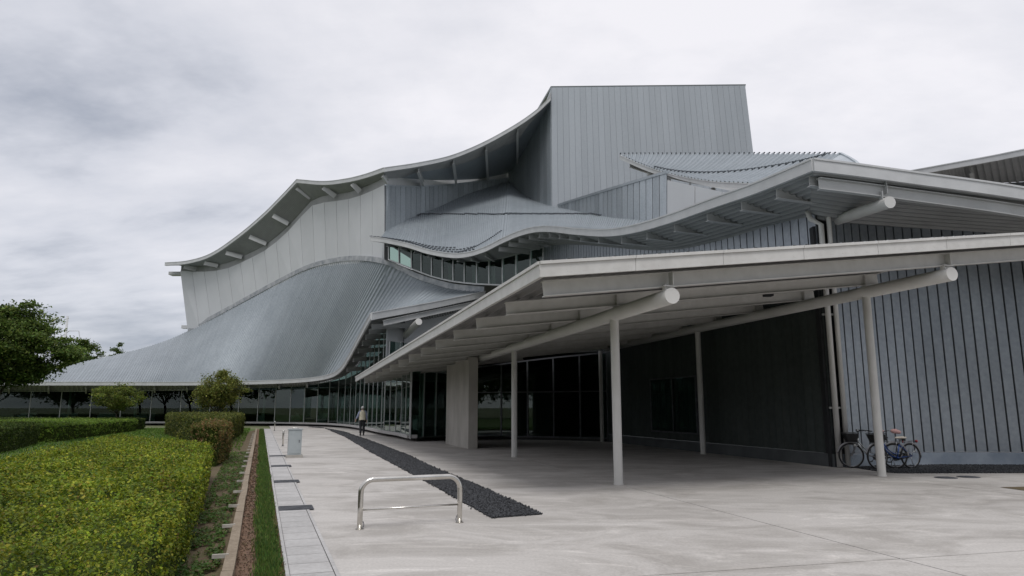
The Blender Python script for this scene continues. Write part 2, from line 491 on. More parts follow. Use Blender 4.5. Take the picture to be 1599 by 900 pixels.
def concrete_plaza():
    m, t, b = mat_base('plaza_concrete')
    n = t.nodes; l = t.links.new
    tc_ = n.new('ShaderNodeTexCoord')
    def noise(scale, detail, stretch, rot=0.0, dist=0.0, rough=.6):
        mp_ = n.new('ShaderNodeMapping'); mp_.inputs['Scale'].default_value = stretch; mp_.inputs['Rotation'].default_value = (0, 0, rot)
        l(tc_.outputs['Object'], mp_.inputs[0])
        z = n.new('ShaderNodeTexNoise'); z.inputs['Scale'].default_value = scale; z.inputs['Detail'].default_value = detail; z.inputs['Distortion'].default_value = dist; z.inputs['Roughness'].default_value = rough
        l(mp_.outputs[0], z.inputs['Vector']); return z.outputs[0]
    def ramp(f, p0, p1, a, c):
        r = n.new('ShaderNodeValToRGB'); r.color_ramp.elements[0].position = p0; r.color_ramp.elements[1].position = p1
        r.color_ramp.elements[0].color = (*a, 1); r.color_ramp.elements[1].color = (*c, 1); l(f, r.inputs[0]); return r.outputs[0]
    def mul(a, c, fac=1.0):
        x = n.new('ShaderNodeMix'); x.data_type = 'RGBA'; x.blend_type = 'MULTIPLY'; x.inputs[0].default_value = fac
        l(a, x.inputs[6]); l(c, x.inputs[7]); return x.outputs[2]
    base = ramp(noise(.28, 6, (1, 1, 1), 0, .4), .3, .7, (.445, .42, .392), (.525, .50, .47))
    streak = ramp(noise(.75, 10, (.7, 1.2, 1), .35, .9, .72), .40, .56, (.70, .69, .675), (1.0, 1.0, 1.0))
    fine = ramp(noise(30, 5, (1, 1, 1)), .3, .7, (.86, .86, .86), (1.08, 1.08, 1.08))
    smear = ramp(noise(1.2, 8, (.6, 1.5, 1), -.35, 1.6, .66), .56, .64, (1, 1, 1), (1.2, 1.2, 1.2))
    l(mul(mul(mul(base, streak, .85), fine), smear), b.inputs['Base Color'])
    rr = n.new('ShaderNodeMapRange'); rr.inputs[3].default_value = .62; rr.inputs[4].default_value = .85
    l(noise(.7, 5, (1, 1, 1)), rr.inputs[0]); l(rr.outputs[0], b.inputs['Roughness'])
    bp = n.new('ShaderNodeBump'); bp.inputs['Strength'].default_value = .12; bp.inputs['Distance'].default_value = .01
    l(noise(60, 4, (1, 1, 1)), bp.inputs['Height']); l(bp.outputs[0], b.inputs['Normal'])
    return m
M_['plaza'] = concrete_plaza()
M_['kerb'] = noisy('kerb', (.36, .35, .34), (.48, .47, .46), 2.2, .8, 0, rnd=.08, scale2=18, bump=.1, bscale=70)
M_['ground'] = noisy('ground', (.10, .12, .05), (.16, .17, .09), .3, .9)
M_['lawn'] = noisy('lawn', (.045, .085, .015), (.10, .15, .03), 3, .9, scale2=30, bump=.5, bscale=60)
M_['soil'] = noisy('soil', (.10, .058, .036), (.20, .12, .075), 5, .95, bump=.6, bscale=30, scale2=25)
M_['moss'] = noisy('moss', (.07, .055, .025), (.10, .105, .035), 1.8, .95, bump=.6, bscale=40, scale2=22, c2=(.12, .085, .05))
M_['timber'] = noisy('timber', (.20, .155, .11), (.33, .27, .20), 6, .85, stretch=(1, 1, 1), scale2=30, bump=.4, bscale=40)
M_['peg'] = noisy('peg', (.34, .31, .27), (.5, .47, .42), 8, .8)
M_['gravel'] = noisy('gravel', (.018, .019, .021), (.06, .062, .066), 18, .8, rnd=.0, scale2=60)
M_['grate'] = noisy('grate', (.10, .105, .115), (.17, .175, .19), 6, .5, .5)
M_['box_steel'] = noisy('box_steel', (.36, .40, .41), (.46, .50, .51), 2, .45, .4)
M_['bark'] = noisy('bark', (.045, .035, .025), (.10, .08, .06), 6, .9, stretch=(1, 1, .3), bump=.6, bscale=20)
M_['cable'] = noisy('cable', (.03, .03, .03), (.05, .05, .05), 3, .6)

def leaf_mat(name, trans=0.38):
    m = bpy.data.materials.new(name); m.use_nodes = True
    t = m.node_tree; b = t.nodes['Principled BSDF']; n = t.nodes; l = t.links.new
    a = n.new('ShaderNodeAttribute'); a.attribute_name = 'tint'
    l(a.outputs['Color'], b.inputs['Base Color']); b.inputs['Roughness'].default_value = .55; b.inputs['Specular IOR Level'].default_value = .25
    tl = n.new('ShaderNodeBsdfTranslucent'); l(a.outputs['Color'], tl.inputs[0])
    mx_ = n.new('ShaderNodeMixShader'); mx_.inputs[0].default_value = trans
    o_ = n['Material Output']
    l(b.outputs[0], mx_.inputs[1]); l(tl.outputs[0], mx_.inputs[2]); l(mx_.outputs[0], o_.inputs[0])
    return m
M_['leaf'] = leaf_mat('leaf')
M_['blade'] = leaf_mat('blade', .2)
M_['hedge_core'] = noisy('hedge_core', (.02, .032, .006), (.04, .055, .012), 8, .95, spec=.05)

# ================================================================== SETTING: ground
ZB = -0.03
tag(mesh('ground', [(-3000, -3000, -.06), (3000, -3000, -.06), (3000, 3000, -.06), (-3000, 3000, -.06)], [(0, 1, 2, 3)], M_['ground']), kind='structure')

PD = np.array([-.2625, 1.0]); PD /= np.linalg.norm(PD)          # canopy axis in plan
PN = np.array([PD[1], -PD[0]])                                   # to its right
C0 = gp(967, 757)[:2]                                            # front canopy column
KO = gp(452, 900)[:2]                                            # kerb channel line
KD = gp(413, 671)[:2] - KO; KL = np.linalg.norm(KD); KD /= KL
KN = np.array([KD[1], -KD[0]])
def kp(s, o, z=0.0):
    q = KO + KD * s + KN * o
    return np.array([q[0], q[1], z])

def clip(poly, p, nrm):
    """keep the part of a 2D polygon on the side nrm of the line through p"""
    o_ = []
    for i in range(len(poly)):
        a, b = np.array(poly[i]), np.array(poly[(i + 1) % len(poly)])
        da, db = np.dot(a - p, nrm), np.dot(b - p, nrm)
        if da >= 0: o_.append(a)
        if da * db < 0: o_.append(a + (b - a) * da / (da - db))
    return o_

plaza = tag(mesh('plaza', [(*(KO + KD * -20 + KN * .46), ZB), (*(KO + KN * 60 + KD * -20), ZB), (60, 80, ZB), (*(KO + KD * 70 + KN * .46), ZB)], [(0, 1, 2, 3)], M_['backing']), kind='structure')
J2 = np.dot(gp(1359, 876)[:2] - C0, PD)
rows = [J2 - 3 * 7.4, J2 - 2 * 7.4, J2 - 7.4, J2, 0.0, 7.4, 14.8, 22.2, 29.6, 37, 44.4, 52]
colsx = [-30, -13, 0, 6.5, 13, 19.5, 26, 33, 40]
for i in range(len(rows) - 1):
    for j in range(len(colsx) - 1):
        g = .010
        q = [C0 + PD * a + PN * b for a, b in ((rows[i] + g, colsx[j] + g), (rows[i] + g, colsx[j + 1] - g), (rows[i + 1] - g, colsx[j + 1] - g), (rows[i + 1] - g, colsx[j] + g))]
        q = clip(q, KO + KN * .465, KN)
        if len(q) > 2:
            MB().prism(q, ZB + .002, 0.0).build('concrete_slab', M_['plaza'], plaza)

# kerb channel: slabs, narrow kerbs, grates
chan = tag(mesh('drain_channel', [kp(-8, -.05, -.02), kp(-8, .465, -.02), kp(KL + 2, .465, -.02), kp(KL + 2, -.05, -.02)], [(0, 1, 2, 3)], M_['backing']), kind='structure')
SL = .47
gs = [np.dot(gp(445, 796)[:2] - KO, KD) + k * 4.3 for k in range(0, 4)]
krz = math.atan2(KD[1], KD[0])
slab_me = None
k = -14
s_ = -8.0
while s_ < KL + 1:
    if any(abs(s_ - g_) < .12 for g_ in gs): pass
    o_ = MB().box(kp(s_ + SL / 2, .208, 0.0), (SL - .016, .405, .03), krz).build('channel_slab', M_['kerb'], chan)
    s_ += SL
for a in np.arange(-8, KL + 1, 1.2):
    MB().box(kp(a + .6, -.022, .012), (1.19, .036, .05), krz).build('kerb_stone', M_['kerb'], chan)
    MB().box(kp(a + .6, .44, .002), (1.19, .04, .03), krz).build('edge_stone', M_['kerb'], chan)
for g_ in gs:
    q = MB()
    q.box(kp(g_, .27, .019), (.46, .53, .008), krz)
    for r_ in range(14):
        q.box(kp(g_ - .21 + r_ * .032, .27, .027), (.012, .51, .008), krz)
    q.build('drain_grate', M_['grate'], chan)

# planting beds left of the kerb
def quad(name, pts, mat, kind='structure'):
    return tag(mesh(name, pts, [tuple(range(len(pts)))], mat), kind=kind)
quad('lawn', [kp(-30, -.62, -.012), kp(KL + 1.5, -.62, -.012), (-60, 66, -.012), (-120, 60, -.012), (-120, -30, -.012)], M_['lawn'])
quad('earth_strip', [kp(-12, -1.9, -.004), kp(-12, -.6, -.004), kp(KL, -.6, -.004), kp(KL - 10, -1.6, -.004), kp(12, -1.75, -.004)], M_['moss'])
quad('soil_trench', [kp(-12, -.52, 0), kp(-12, -.03, 0), kp(KL + 1, -.03, 0), kp(KL + 1, -.52, 0)], M_['soil'])

edge = thing('timber_edging', kp(8, -.56), 'weathered timber board edging with pale pegs beside the soil trench', 'garden edging')
for a in np.arange(-8, KL - 1, 2.0):
    dz = random.uniform(-.006, .006)
    MB().box(kp(a + 1.0, -.56 + random.uniform(-.006, .006), .03 + dz), (1.985, .105, .13), krz + random.uniform(-.003, .003)).build('board', M_['timber'], edge)
for a in [np.dot(gp(344, 882)[:2] - KO, KD) + i * 1.98 for i in range(-2, 20)]:
    MB().box(kp(a, -.66, .085), (.035, .16, .04), krz + random.uniform(-.2, .2)).build('peg', M_['peg'], edge)

# ------------------------------------------------------------------ leaf machinery
def leaves(P, Nn, size, tint, ratio=.55, fold=True):
    """diamond leaves at P with normals Nn"""
    n = len(P)
    Nn = Nn / (np.linalg.norm(Nn, axis=1)[:, None] + 1e-9)
    r = rng.normal(size=(n, 3)); a = np.cross(Nn, r); a /= (np.linalg.norm(a, axis=1)[:, None] + 1e-9)
    b = np.cross(Nn, a)
    s = size if np.ndim(size) else np.full(n, size)
    s = s[:, None]
    v = np.stack([P - a * s * .5, P + b * s * ratio * .5 + Nn * s * .08, P + a * s * .5, P - b * s * ratio * .5 + Nn * s * .08], axis=1).reshape(-1, 3)
    q = np.arange(4 * n).reshape(n, 4)
    return v, q, np.repeat(tint, 4, axis=0)

def pal(n, cols, wts, jit=.18):
    c = np.array(cols)[rng.choice(len(cols), n, p=np.array(wts) / sum(wts))]
    return np.clip(c * (1 + rng.normal(0, jit, (n, 1))) * (1 + rng.normal(0, jit * .35, (n, 3))), .003, .9)

def wob(x, y, k=1.0):
    return (np.sin(1.7 * k * x + .6) * np.cos(1.3 * k * y + 1.1) + .6 * np.sin(3.9 * k * x - 2.1 * k * y) + .4 * np.cos(6.7 * k * y + 2.3 * k * x + .4)) / 2

def hedge(name, poly, h, label, dens, size, cols, wts, group='clipped hedges', wave=.05, shoot=.05, near=None, hollow=(3.0, .35, .02)):
    """clipped hedge: uneven core solid plus leaf sprigs over top and sides"""
    poly = np.array(poly, float)
    area = 0.5 * sum(poly[i][0] * poly[(i + 1) % len(poly)][1] - poly[(i + 1) % len(poly)][0] * poly[i][1] for i in range(len(poly)))
    if area < 0: poly = poly[::-1]; area = -area
    c = poly.mean(axis=0)
    root = thing(name, (c[0], c[1], 0), label, 'hedge', group)
    inner = c + (poly - c) * (1 - .07 / np.maximum(.3, np.linalg.norm(poly - c, axis=1)))[:, None]
    MB().prism([tuple(q) for q in inner], -.01, h - .07).build('stem_mass', M_['hedge_core'], root)
    P = []; Nn = []
    # top
    lo, hi = poly.min(axis=0), poly.max(axis=0)
    n = int(area * dens)
    k = 0
    pts = rng.uniform(lo, hi, (int(n * (hi - lo).prod() / area * 1.05) + 10, 2))
    ins = np.zeros(len(pts), bool); j = len(poly) - 1
    for i in range(len(poly)):
        xi, yi = poly[i]; xj, yj = poly[j]
        ins ^= ((yi > pts[:, 1]) != (yj > pts[:, 1])) & (pts[:, 0] < (xj - xi) * (pts[:, 1] - yi) / (yj - yi + 1e-12) + xi)
        j = i
    pts = pts[ins]
    if near is not None:
        dd = np.linalg.norm(pts, axis=1); keep = rng.uniform(size=len(pts)) < np.clip((near / dd) ** 1.1, .2, 1); pts = pts[keep]
    # rounded shoulders: drop near the border
    dmin = np.full(len(pts), 9.0)
    for i in range(len(poly)):
        a, b = poly[i], poly[(i + 1) % len(poly)]; d = (b - a) / np.linalg.norm(b - a); nn = np.array([-d[1], d[0]])
        dmin = np.minimum(dmin, (pts - a) @ nn)
    z = h + wave * wob(pts[:, 0], pts[:, 1]) - .10 * np.exp(-dmin / .09)
    P.append(np.column_stack([pts, z])); Nn.append(np.tile([0, 0, 1.0], (len(pts), 1)))
    for i in range(len(poly)):
        a, b = poly[i], poly[(i + 1) % len(poly)]; Ld = np.linalg.norm(b - a); d = (b - a) / Ld; nn = np.array([d[1], -d[0]])
        m = int(Ld * h * dens * .9)
        u = rng.uniform(0, Ld, m); zz_ = h * rng.uniform(.0, 1, m)
        q = a + u[:, None] * d
        if near is not None:
            dd = np.linalg.norm(q, axis=1); kp_ = rng.uniform(size=m) < np.clip((near / dd) ** 1.3, .12, 1); q = q[kp_]; zz_ = zz_[kp_]
        off = wave * wob(q[:, 0] + zz_, q[:, 1] - zz_ * 1.7) - .10 * np.exp(-(h - zz_) / .09) + (-.06 * (1 - zz_ / h))
        q = q + nn * off[:, None]
        P.append(np.column_stack([q, zz_])); Nn.append(np.tile([nn[0], nn[1], .35], (len(q), 1)))
    P = np.vstack(P); Nn = np.vstack(Nn)
    fine_n = wob(P[:, 0] * 1.0 + 3 * P[:, 2], P[:, 1] * 1.0 - 2 * P[:, 2], hollow[0]) + .6 * wob(P[:, 1] + 1.3, P[:, 0] - P[:, 2], hollow[0] * 2.3)
    keep = rng.uniform(size=len(P)) < np.clip(.72 + fine_n * 1.1, hollow[1], 1)
    P, Nn = P[keep], Nn[keep]; fine_n = fine_n[keep]
    P = P + Nn / np.linalg.norm(Nn, axis=1)[:, None] * (fine_n * hollow[2])[:, None]
    # sprigs of several leaves
    K = 5
    n = len(P)
    tone = pal(n, cols, wts, .16)
    big = (.72 + .4 * (wob(P[:, 0] * 1.3, P[:, 1] * 1.3 + P[:, 2], 1.6) + .5))[:, None]
    tone = np.clip(tone * np.clip(big, .6, 1.35), .003, .9)
    PP = np.repeat(P, K, axis=0); NN = np.repeat(Nn, K, axis=0); TT = np.repeat(tone, K, axis=0)
    t = np.tile(np.arange(K) / (K - 1), n)[:, None]
    axis = NN * .7 + np.array([0, 0, .6]) + np.repeat(rng.normal(0, .35, (n, 3)), K, axis=0)
    axis /= np.linalg.norm(axis, axis=1)[:, None]
    ln = np.repeat(rng.uniform(.4, 1.3, n) * np.where(rng.uniform(size=n) < .035, 2.4, 1), K)[:, None] * shoot
    sz = np.repeat(np.full(n, size) * (np.clip(np.linalg.norm(P[:, :2], axis=1) / near, 1, 1.8) if near is not None else 1.0), K)
    PP = PP + axis * (t - .35) * ln + rng.normal(0, .35, (n * K, 3)) * sz[:, None]
    TT = np.clip(TT * (1 + rng.normal(0, .12, (n * K, 1))), .003, .9)
    v, q, cc = leaves(PP, NN * .5 + rng.normal(0, .55, (n * K, 3)) + np.array([0, 0, .35]), sz * rng.uniform(.7, 1.3, n * K), TT, .6)
    o = bigmesh('foliage', v, q, M_['leaf'], root, cc); o['kind'] = 'stuff'
    return root

def tube_branch(mb, a, b, r0, r1, bend=.12, n=5):
    a, b = A3(a), A3(b); L_ = np.linalg.norm(b - a)
    off = rng.normal(0, bend * L_, 3) * np.array([1, 1, .3])
    pts = [a + (b - a) * t + off * math.sin(math.pi * t) for t in np.linspace(0, 1, n)]
    mb.tube(pts, list(np.linspace(r0, r1, n)), 7); return pts

def tree(name, base, H, R, label, cols, wts, nclump=60, leaf=.10, per=130, z0=.35, trunk_r=.12, flat=.45, cat='tree', group=None, stems=1):
    base = A3(base)
    root = thing(name, base, label, cat, group)
    tr = MB(); tips = []
    for s_i in range(stems):
        b0 = base + np.array([rng.normal(0, .12), rng.normal(0, .12), 0]) * (stems > 1)
        fork = b0 + np.array([rng.normal(0, .15 * R), rng.normal(0, .15 * R), H * z0])
        tube_branch(tr, b0, fork, trunk_r, trunk_r * .75, .05, 6)
        nl = 7 if stems == 1 else 4
        for i in range(nl):
            a = 2 * math.pi * (i + rng.uniform(-.3, .3)) / nl
            rr = R * rng.uniform(.45, .8); zt = H * rng.uniform(z0 + .15, .92)
            if i == 0: rr = R * .1; zt = H * .97
            e_ = base + np.array([math.cos(a) * rr, math.sin(a) * rr, zt])
            p = tube_branch(tr, fork, e_, trunk_r * .5, trunk_r * .1, .1, 6)
            for j in range(4):
                st = p[random.randint(2, 5)]
                a2 = rng.uniform(0, 2 * math.pi); l2 = R * rng.uniform(.25, .5)
                en = st + np.array([math.cos(a2) * l2, math.sin(a2) * l2, rng.uniform(-.05, .35) * l2])
                tube_branch(tr, st, en, trunk_r * .18, trunk_r * .05, .1, 4); tips.append(en)
            tips.append(e_)
    tr.build('trunk', M_['bark'], root, True)
    # clumps: branch tips and fill inside an uneven crown
    C = list(tips)
    while len(C) < nclump + len(tips):
        d = rng.normal(size=3); d /= np.linalg.norm(d)
        r_ = rng.uniform(.45, 1) ** .6
        lob = 1 + .22 * math.sin(3 * math.atan2(d[1], d[0]) + 1.3) + .15 * math.sin(5 * d[2] + 2 * d[0])
        q = base + np.array([d[0] * R * r_ * lob, d[1] * R * r_ * lob, H * (z0 + .12) + (H * (.86 - z0)) * (.5 + .5 * d[2] * r_)])
        C.append(q)
    P = []; T = []
    for c in C:
        m = int(per * rng.uniform(.5, 1.4)); rc = R * rng.uniform(.13, .26)
        d = rng.normal(size=(m, 3)) * np.array([1, 1, flat]) * rc * .62
        P.append(c + d)
        T.append(np.clip(pal(m, cols, wts, .2) * rng.uniform(.72, 1.25), .004, .8))
    P = np.vstack(P); T = np.vstack(T); n = len(P)
    v, q, cc = leaves(P, rng.normal(0, .6, (n, 3)) + np.array([0, 0, .8]), leaf * rng.uniform(.6, 1.3, n), T, .6)
    o = bigmesh('crown', v, q, M_['leaf'], root, cc); o['kind'] = 'stuff'
    return root


# ================================================================== CONCERT HALL
hall = thing('concert_hall', (0, 55, 0), 'grey metal-clad concert hall with sweeping curved roofs and a tall fly tower', 'building')
def P_(lst): return [at(*q) for q in lst]
UP = np.array([0, 0, 1.0])

# ---- foyer roof (the big swooping sheet on the left) with its eave, soffit and gable edge
eT = [0, .12, .25, .40, .53, .60, .66, .71, .77, .86, 1.0]
eave = Crv(P_([(-160, 597, 63), (0, 597, 64), (150, 597, 64.5), (300, 597, 64), (420, 594.5, 62), (480, 591, 59), (515, 585, 55.5), (532, 575, 52), (545, 556, 48.5), (560, 528, 44), (580, 490, 38)]), eT)
inner = Crv(P_([(-160, 610, 67), (0, 610, 67.5), (150, 610, 67.5), (300, 608, 67), (420, 604, 65.5), (480, 601, 62.8), (520, 596, 59.8), (545, 588, 56), (563, 573, 51.5), (582, 550, 46.5), (604, 522, 41)]), eT)
inner2 = Crv([inner(t) + UP * float(np.interp(t, [.6, .78, 1.0], [0, .55, 1.0])) for t in eT], eT)
upT = [0, .135, .165, .205, .26, .315, .36, .40, .438, .474, .51, .55, .588, .635, .69, .74, .815, .885, 1.0]
upper = Crv(P_([(-240, 598, 70), (30, 593, 71), (71, 585, 75), (124, 567, 79), (192, 552, 80), (249, 536, 79), (295, 517, 77), (347, 490, 73.5), (393, 465, 70), (436, 442, 67), (482, 420, 63), (524, 409.5, 59.5), (560, 406.5, 56), (598, 411, 52), (627, 423, 50.8), (653, 435, 49.8), (683, 445, 48.8), (713, 452, 47.9), (757, 456, 46.5)]), upT)
fr = ribbed('foyer_roof', upper, eave, 225, M_['zinc_rib'], hall, h=.05, M=22, sag=.06)
strip('fascia', eave, M_['trim'], fr, -.30, .03, -.05, .05, 120)
gable = Crv([eave(1.0), eave(1.0) * .5 + upper(1.0) * .5 - UP * .05, upper(1.0)])
strip('gable_fascia', gable, M_['trim'], fr, -.36, .06, -.05, .06, 14)
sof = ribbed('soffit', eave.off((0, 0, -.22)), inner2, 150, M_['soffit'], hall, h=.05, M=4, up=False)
# flashing where the roof meets the walls above
strip('wall_flashing', upper.off((0, -.05, 0)), M_['sill_band'], fr, -.06, .36, -.02, .10, 120, lip=False, a=.36, b=1.0)
# cantilever beams under the rising eave
for t in np.linspace(.08, .60, 11):
    a, b = eave(t) * .93 + inner(t) * .07, inner(t)
    MB().ibeam(a - UP * .30, b - UP * .06, .24, .15).build('eave_beam', M_['beam'], hall)
gdir = (upper(1.0) - eave(1.0)); gdir = gdir / np.linalg.norm(gdir[:2]); gdir[2] *= .55
for t in (.735, .785, .83, .872, .91, .945, .975):
    a = eave(t) + gdir * .22; L_ = 1.6 + (t - .7) * 9.0
    MB().ibeam(a - UP * .34, a + gdir * L_ - UP * .42, .29, .16).build('eave_beam', M_['beam'], hall)
g0, g1 = gable(.03), gable(1.0)
MB().ibeam(g0 + [.35, .4, -.37], g1 + [.2, .4, -.40], .30, .16).build('gable_beam', M_['beam'], hall)
gs_in = Crv([inner2(1.0), at(660, 500, 43.5), at(757, 478, 47)])
ribbed('gable_soffit', gable.off((0, .05, -.25)), gs_in, 40, M_['soffit'], hall, h=.05, M=4, up=False)
gw_bot = Lin([(*at(604, 522, 41)[:2], 3.2), (*at(660, 512, 43.5)[:2], 3.2), (*at(757, 486, 47)[:2], 3.2)])
gw_top = Lin([inner2(1.0), at(660, 500, 43.5), at(757, 478, 47)], gw_bot.t)
panel_wall('gable_wall', hall, gw_bot, gw_top, 9, M_['white_panel'], M_['backing'], .012, .03)
wfr = MB(); pA, pB = at(608, 545, 41.0), at(640, 545, 42.4)
for (zz0, zz1) in ((4.55, 4.62), (5.5, 5.57)):
    wfr.hexa([(*(pA[:2]), zz0), (*(pB[:2]), zz0), (*(pB[:2] + [.05, .1]), zz0), (*(pA[:2] + [.05, .1]), zz0)], [(*(pA[:2]), zz1), (*(pB[:2]), zz1), (*(pB[:2] + [.05, .1]), zz1), (*(pA[:2] + [.05, .1]), zz1)])
for q in (pA, pB, (pA + pB) / 2):
    wfr.box((q[0], q[1] + .05, 5.06), (.07, .1, .88))
wf = wfr.build('gable_window', M_['trim'], hall)
MB().hexa([(*(pA[:2] + [.02, .03]), 4.6), (*(pB[:2] + [.02, .03]), 4.6), (*(pB[:2] + [.02, .05]), 4.6), (*(pA[:2] + [.02, .05]), 4.6)], [(*(pA[:2] + [.02, .03]), 5.5), (*(pB[:2] + [.02, .03]), 5.5), (*(pB[:2] + [.02, .05]), 5.5), (*(pA[:2] + [.02, .05]), 5.5)]).build('pane', M_['glass'], wf)
MB().tube([at(654, 502.5, 39.6), at(630, 527, 42.6)], .20, 18).build('pipe_girder', M_['pipe_white'], hall, False)

# ---- foyer glazing
gl_base = Crv([(*inner(t)[:2], .16) for t in np.linspace(0, 1, 16)])
gl_top = Crv([inner2(t) - UP * .03 for t in np.linspace(0, 1, 16)], gl_base.t)
# mullion rhythm: wide bays at the far left, narrow bays round the bend
tt = np.linspace(gl_base.t[0], gl_base.t[-1], 3000); q = gl_base(tt)
d = np.concatenate([[0], np.cumsum(np.linalg.norm(np.diff(q[:, :2], axis=0), axis=1))])
iswitch = int(np.argmin(np.abs(q[:, 0] - at(373, 600, 66)[0])))
s1 = np.arange(d[iswitch], 0, -2.95)[::-1]; s2 = np.arange(d[iswitch] + 2.05, d[-1] - .8, 2.0)
ss = np.concatenate([s1, s2, [d[-1]]])
curtain('foyer_glazing', hall, gl_base, gl_top, np.interp(ss, d, tt), M_['mullion'], M_['glass'], .06, .06)
ge = gl_base(1.0)
cg_b = Lin([ge + [.03, -.1, 0], (-5.95, 37.3, .16), (-4.9, 33.95, .16)]); cg_t = Lin([(ge[0] + .03, ge[1] - .1, 3.45), (-5.95, 37.3, 3.45), (-4.9, 33.95, 3.45)], cg_b.t)
curtain('corner_glazing', hall, cg_b, cg_t, np.linspace(0, 1, 6), M_['mullion'], M_['glass'], .06, .06)
gl_all = Crv([gl_base(t) for t in np.linspace(0, 1, 14)] + [(-5.95, 37.3, .16), (-4.9, 33.95, .16)])
pl = gl_all.samp(90)
MB().sweep(pl, [(-.35, 0), (.16, 0), (.16, .155), (-.35, .155)], outs(pl)).build('glazing_plinth', M_['kerb'], hall)
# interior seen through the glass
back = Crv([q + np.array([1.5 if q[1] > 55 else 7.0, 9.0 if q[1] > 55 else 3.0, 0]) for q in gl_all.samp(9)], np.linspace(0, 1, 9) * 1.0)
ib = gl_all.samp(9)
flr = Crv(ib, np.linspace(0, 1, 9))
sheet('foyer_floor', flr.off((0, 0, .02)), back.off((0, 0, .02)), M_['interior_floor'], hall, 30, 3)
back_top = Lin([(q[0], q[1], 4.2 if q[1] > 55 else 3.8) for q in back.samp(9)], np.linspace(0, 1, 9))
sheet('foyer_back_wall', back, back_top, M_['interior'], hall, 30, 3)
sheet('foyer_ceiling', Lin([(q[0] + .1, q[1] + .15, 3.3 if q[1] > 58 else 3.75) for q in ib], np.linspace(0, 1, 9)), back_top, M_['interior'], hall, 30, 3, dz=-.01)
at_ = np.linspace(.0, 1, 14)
sheet('void_light_block', Lin([gl_base(t) * [1, 1, 0] + [.9, .9, 3.15] for t in at_], at_), Lin([gl_top(t) + [.9, .9, .12] for t in at_], at_), M_['interior'], hall, 50, 3)  # added dark sheet, blocks stray light from the open void above the ceiling
for t in (.10, .2, .29, .38, .47, .54, .61, .68, .75, .82, .88, .93):
    q = flr(t) * .78 + back(t) * .22
    MB().tube([(q[0], q[1], .16), (q[0], q[1], 3.6)], .13, 14).build('foyer_column', M_['pipe_white'], hall, True)
for k in range(14):
    t = .12 + .055 * k; q = flr(t) * .55 + back(t) * .45
    MB().box((q[0], q[1], .52), (1.6, .5, .68), .3 * k).box((q[0], q[1] + .3, .95), (1.6, .08, .3), .3 * k).build('lobby_bench', M_['trim'], hall)

# ---- auditorium: leaning white panel wall, big oversailing roof
aT = [(282, 423, 77), (304, 424.5, 76.2), (329, 424, 74.5), (357, 419, 72.5), (382, 408, 70.8), (418, 389, 68), (453, 359, 65.5), (475, 334, 63.8), (489, 321, 62.5), (510, 316, 60.8), (542, 312, 58), (571, 303, 55.4), (601, 289, 52)]
aB = [(295, 517, 77), (347, 490, 73.5), (393, 465, 70), (436, 442, 67), (482, 420, 63), (524, 409, 59.5), (560, 406, 56), (601, 412, 52)]
a_top = Crv(P_(aT), [(q[0] - 282) / 319 for q in aT])
a_bot = Crv([at(*q) - UP * .5 for q in aB], [(q[0] - 295) / 306 for q in aB])
panel_wall('auditorium_wall', hall, a_bot, a_top, 17, M_['white_panel'], M_['backing'], .055, .05, ev=False)
aE = [(258, 411, 76), (293, 408, 74.5), (329, 397, 72.5), (371, 369, 69.5), (411, 335.5, 66.5), (443, 303.5, 64), (464, 281, 62.3)]
aE2 = [(464, 281, 62.3), (507, 284, 58.8), (542, 280, 56.2), (571, 273, 53.8), (600, 263, 51)]
aE3 = [(600, 263, 51), (653, 255, 53), (706, 243, 55.5), (759, 221, 57.3), (809, 193, 57.8), (840, 171, 57.6), (860, 152, 57.2)]
ee1, ee2, ee3 = Crv(P_(aE)), Crv(P_(aE2)), Crv(P_(aE3))
ei1 = Crv([a_top(x) for x in np.linspace(0, (484 - 282) / 319, 9)], np.linspace(0, 1, 9))
ei2 = Crv([a_top(x) for x in np.linspace((484 - 282) / 319, 1, 7)], np.linspace(0, 1, 7))
iP = [(602, 288, 52), (640, 283.5, 55), (664, 282, 57), (715, 279, 61), (765, 272, 65.5), (794, 266, 68), (815, 243, 65), (834, 204, 62), (861, 150, 58)]
ei3 = Crv(P_(iP), [0, .12, .21, .39, .58, .70, .78, .88, 1.0])
for nm, E, I, n in (('main_roof', ee1, ei1, 40), ('main_roof', ee2, ei2, 24), ('main_roof', ee3, ei3, 44)):
    te_ = np.linspace(0, 1, 14)
    tb_ = Crv([(*(I(t)[:2] + [0, .6]), E(t)[2] - .05) for t in te_], te_)
    r = sheet(nm, Crv([E(t) for t in te_], te_), tb_, M_['zinc_roof'], hall, 60, 4)
    ribbed_along('soffit', E.off((0, 0, -.25)), I.off((0, 0, .75 if n < 44 else .55)), 14 if n < 44 else 26, M_['soffit'], r, h=.09)
    if n < 44: sheet('wall_head', I.off((0, .06, -.05)), I.off((0, .06, .8)), M_['soffit'], r, 30, 3)
    strip('fascia', E, M_['trim'], r, -.30, .06, -.05, .05, 50)
def y_at(C, px):
    tt_ = np.linspace(C.t[0], C.t[-1], 200); q = C(tt_); xs = np.array([project(p)[0] for p in q]); return float(q[int(np.argmin(np.abs(xs - px))), 1])
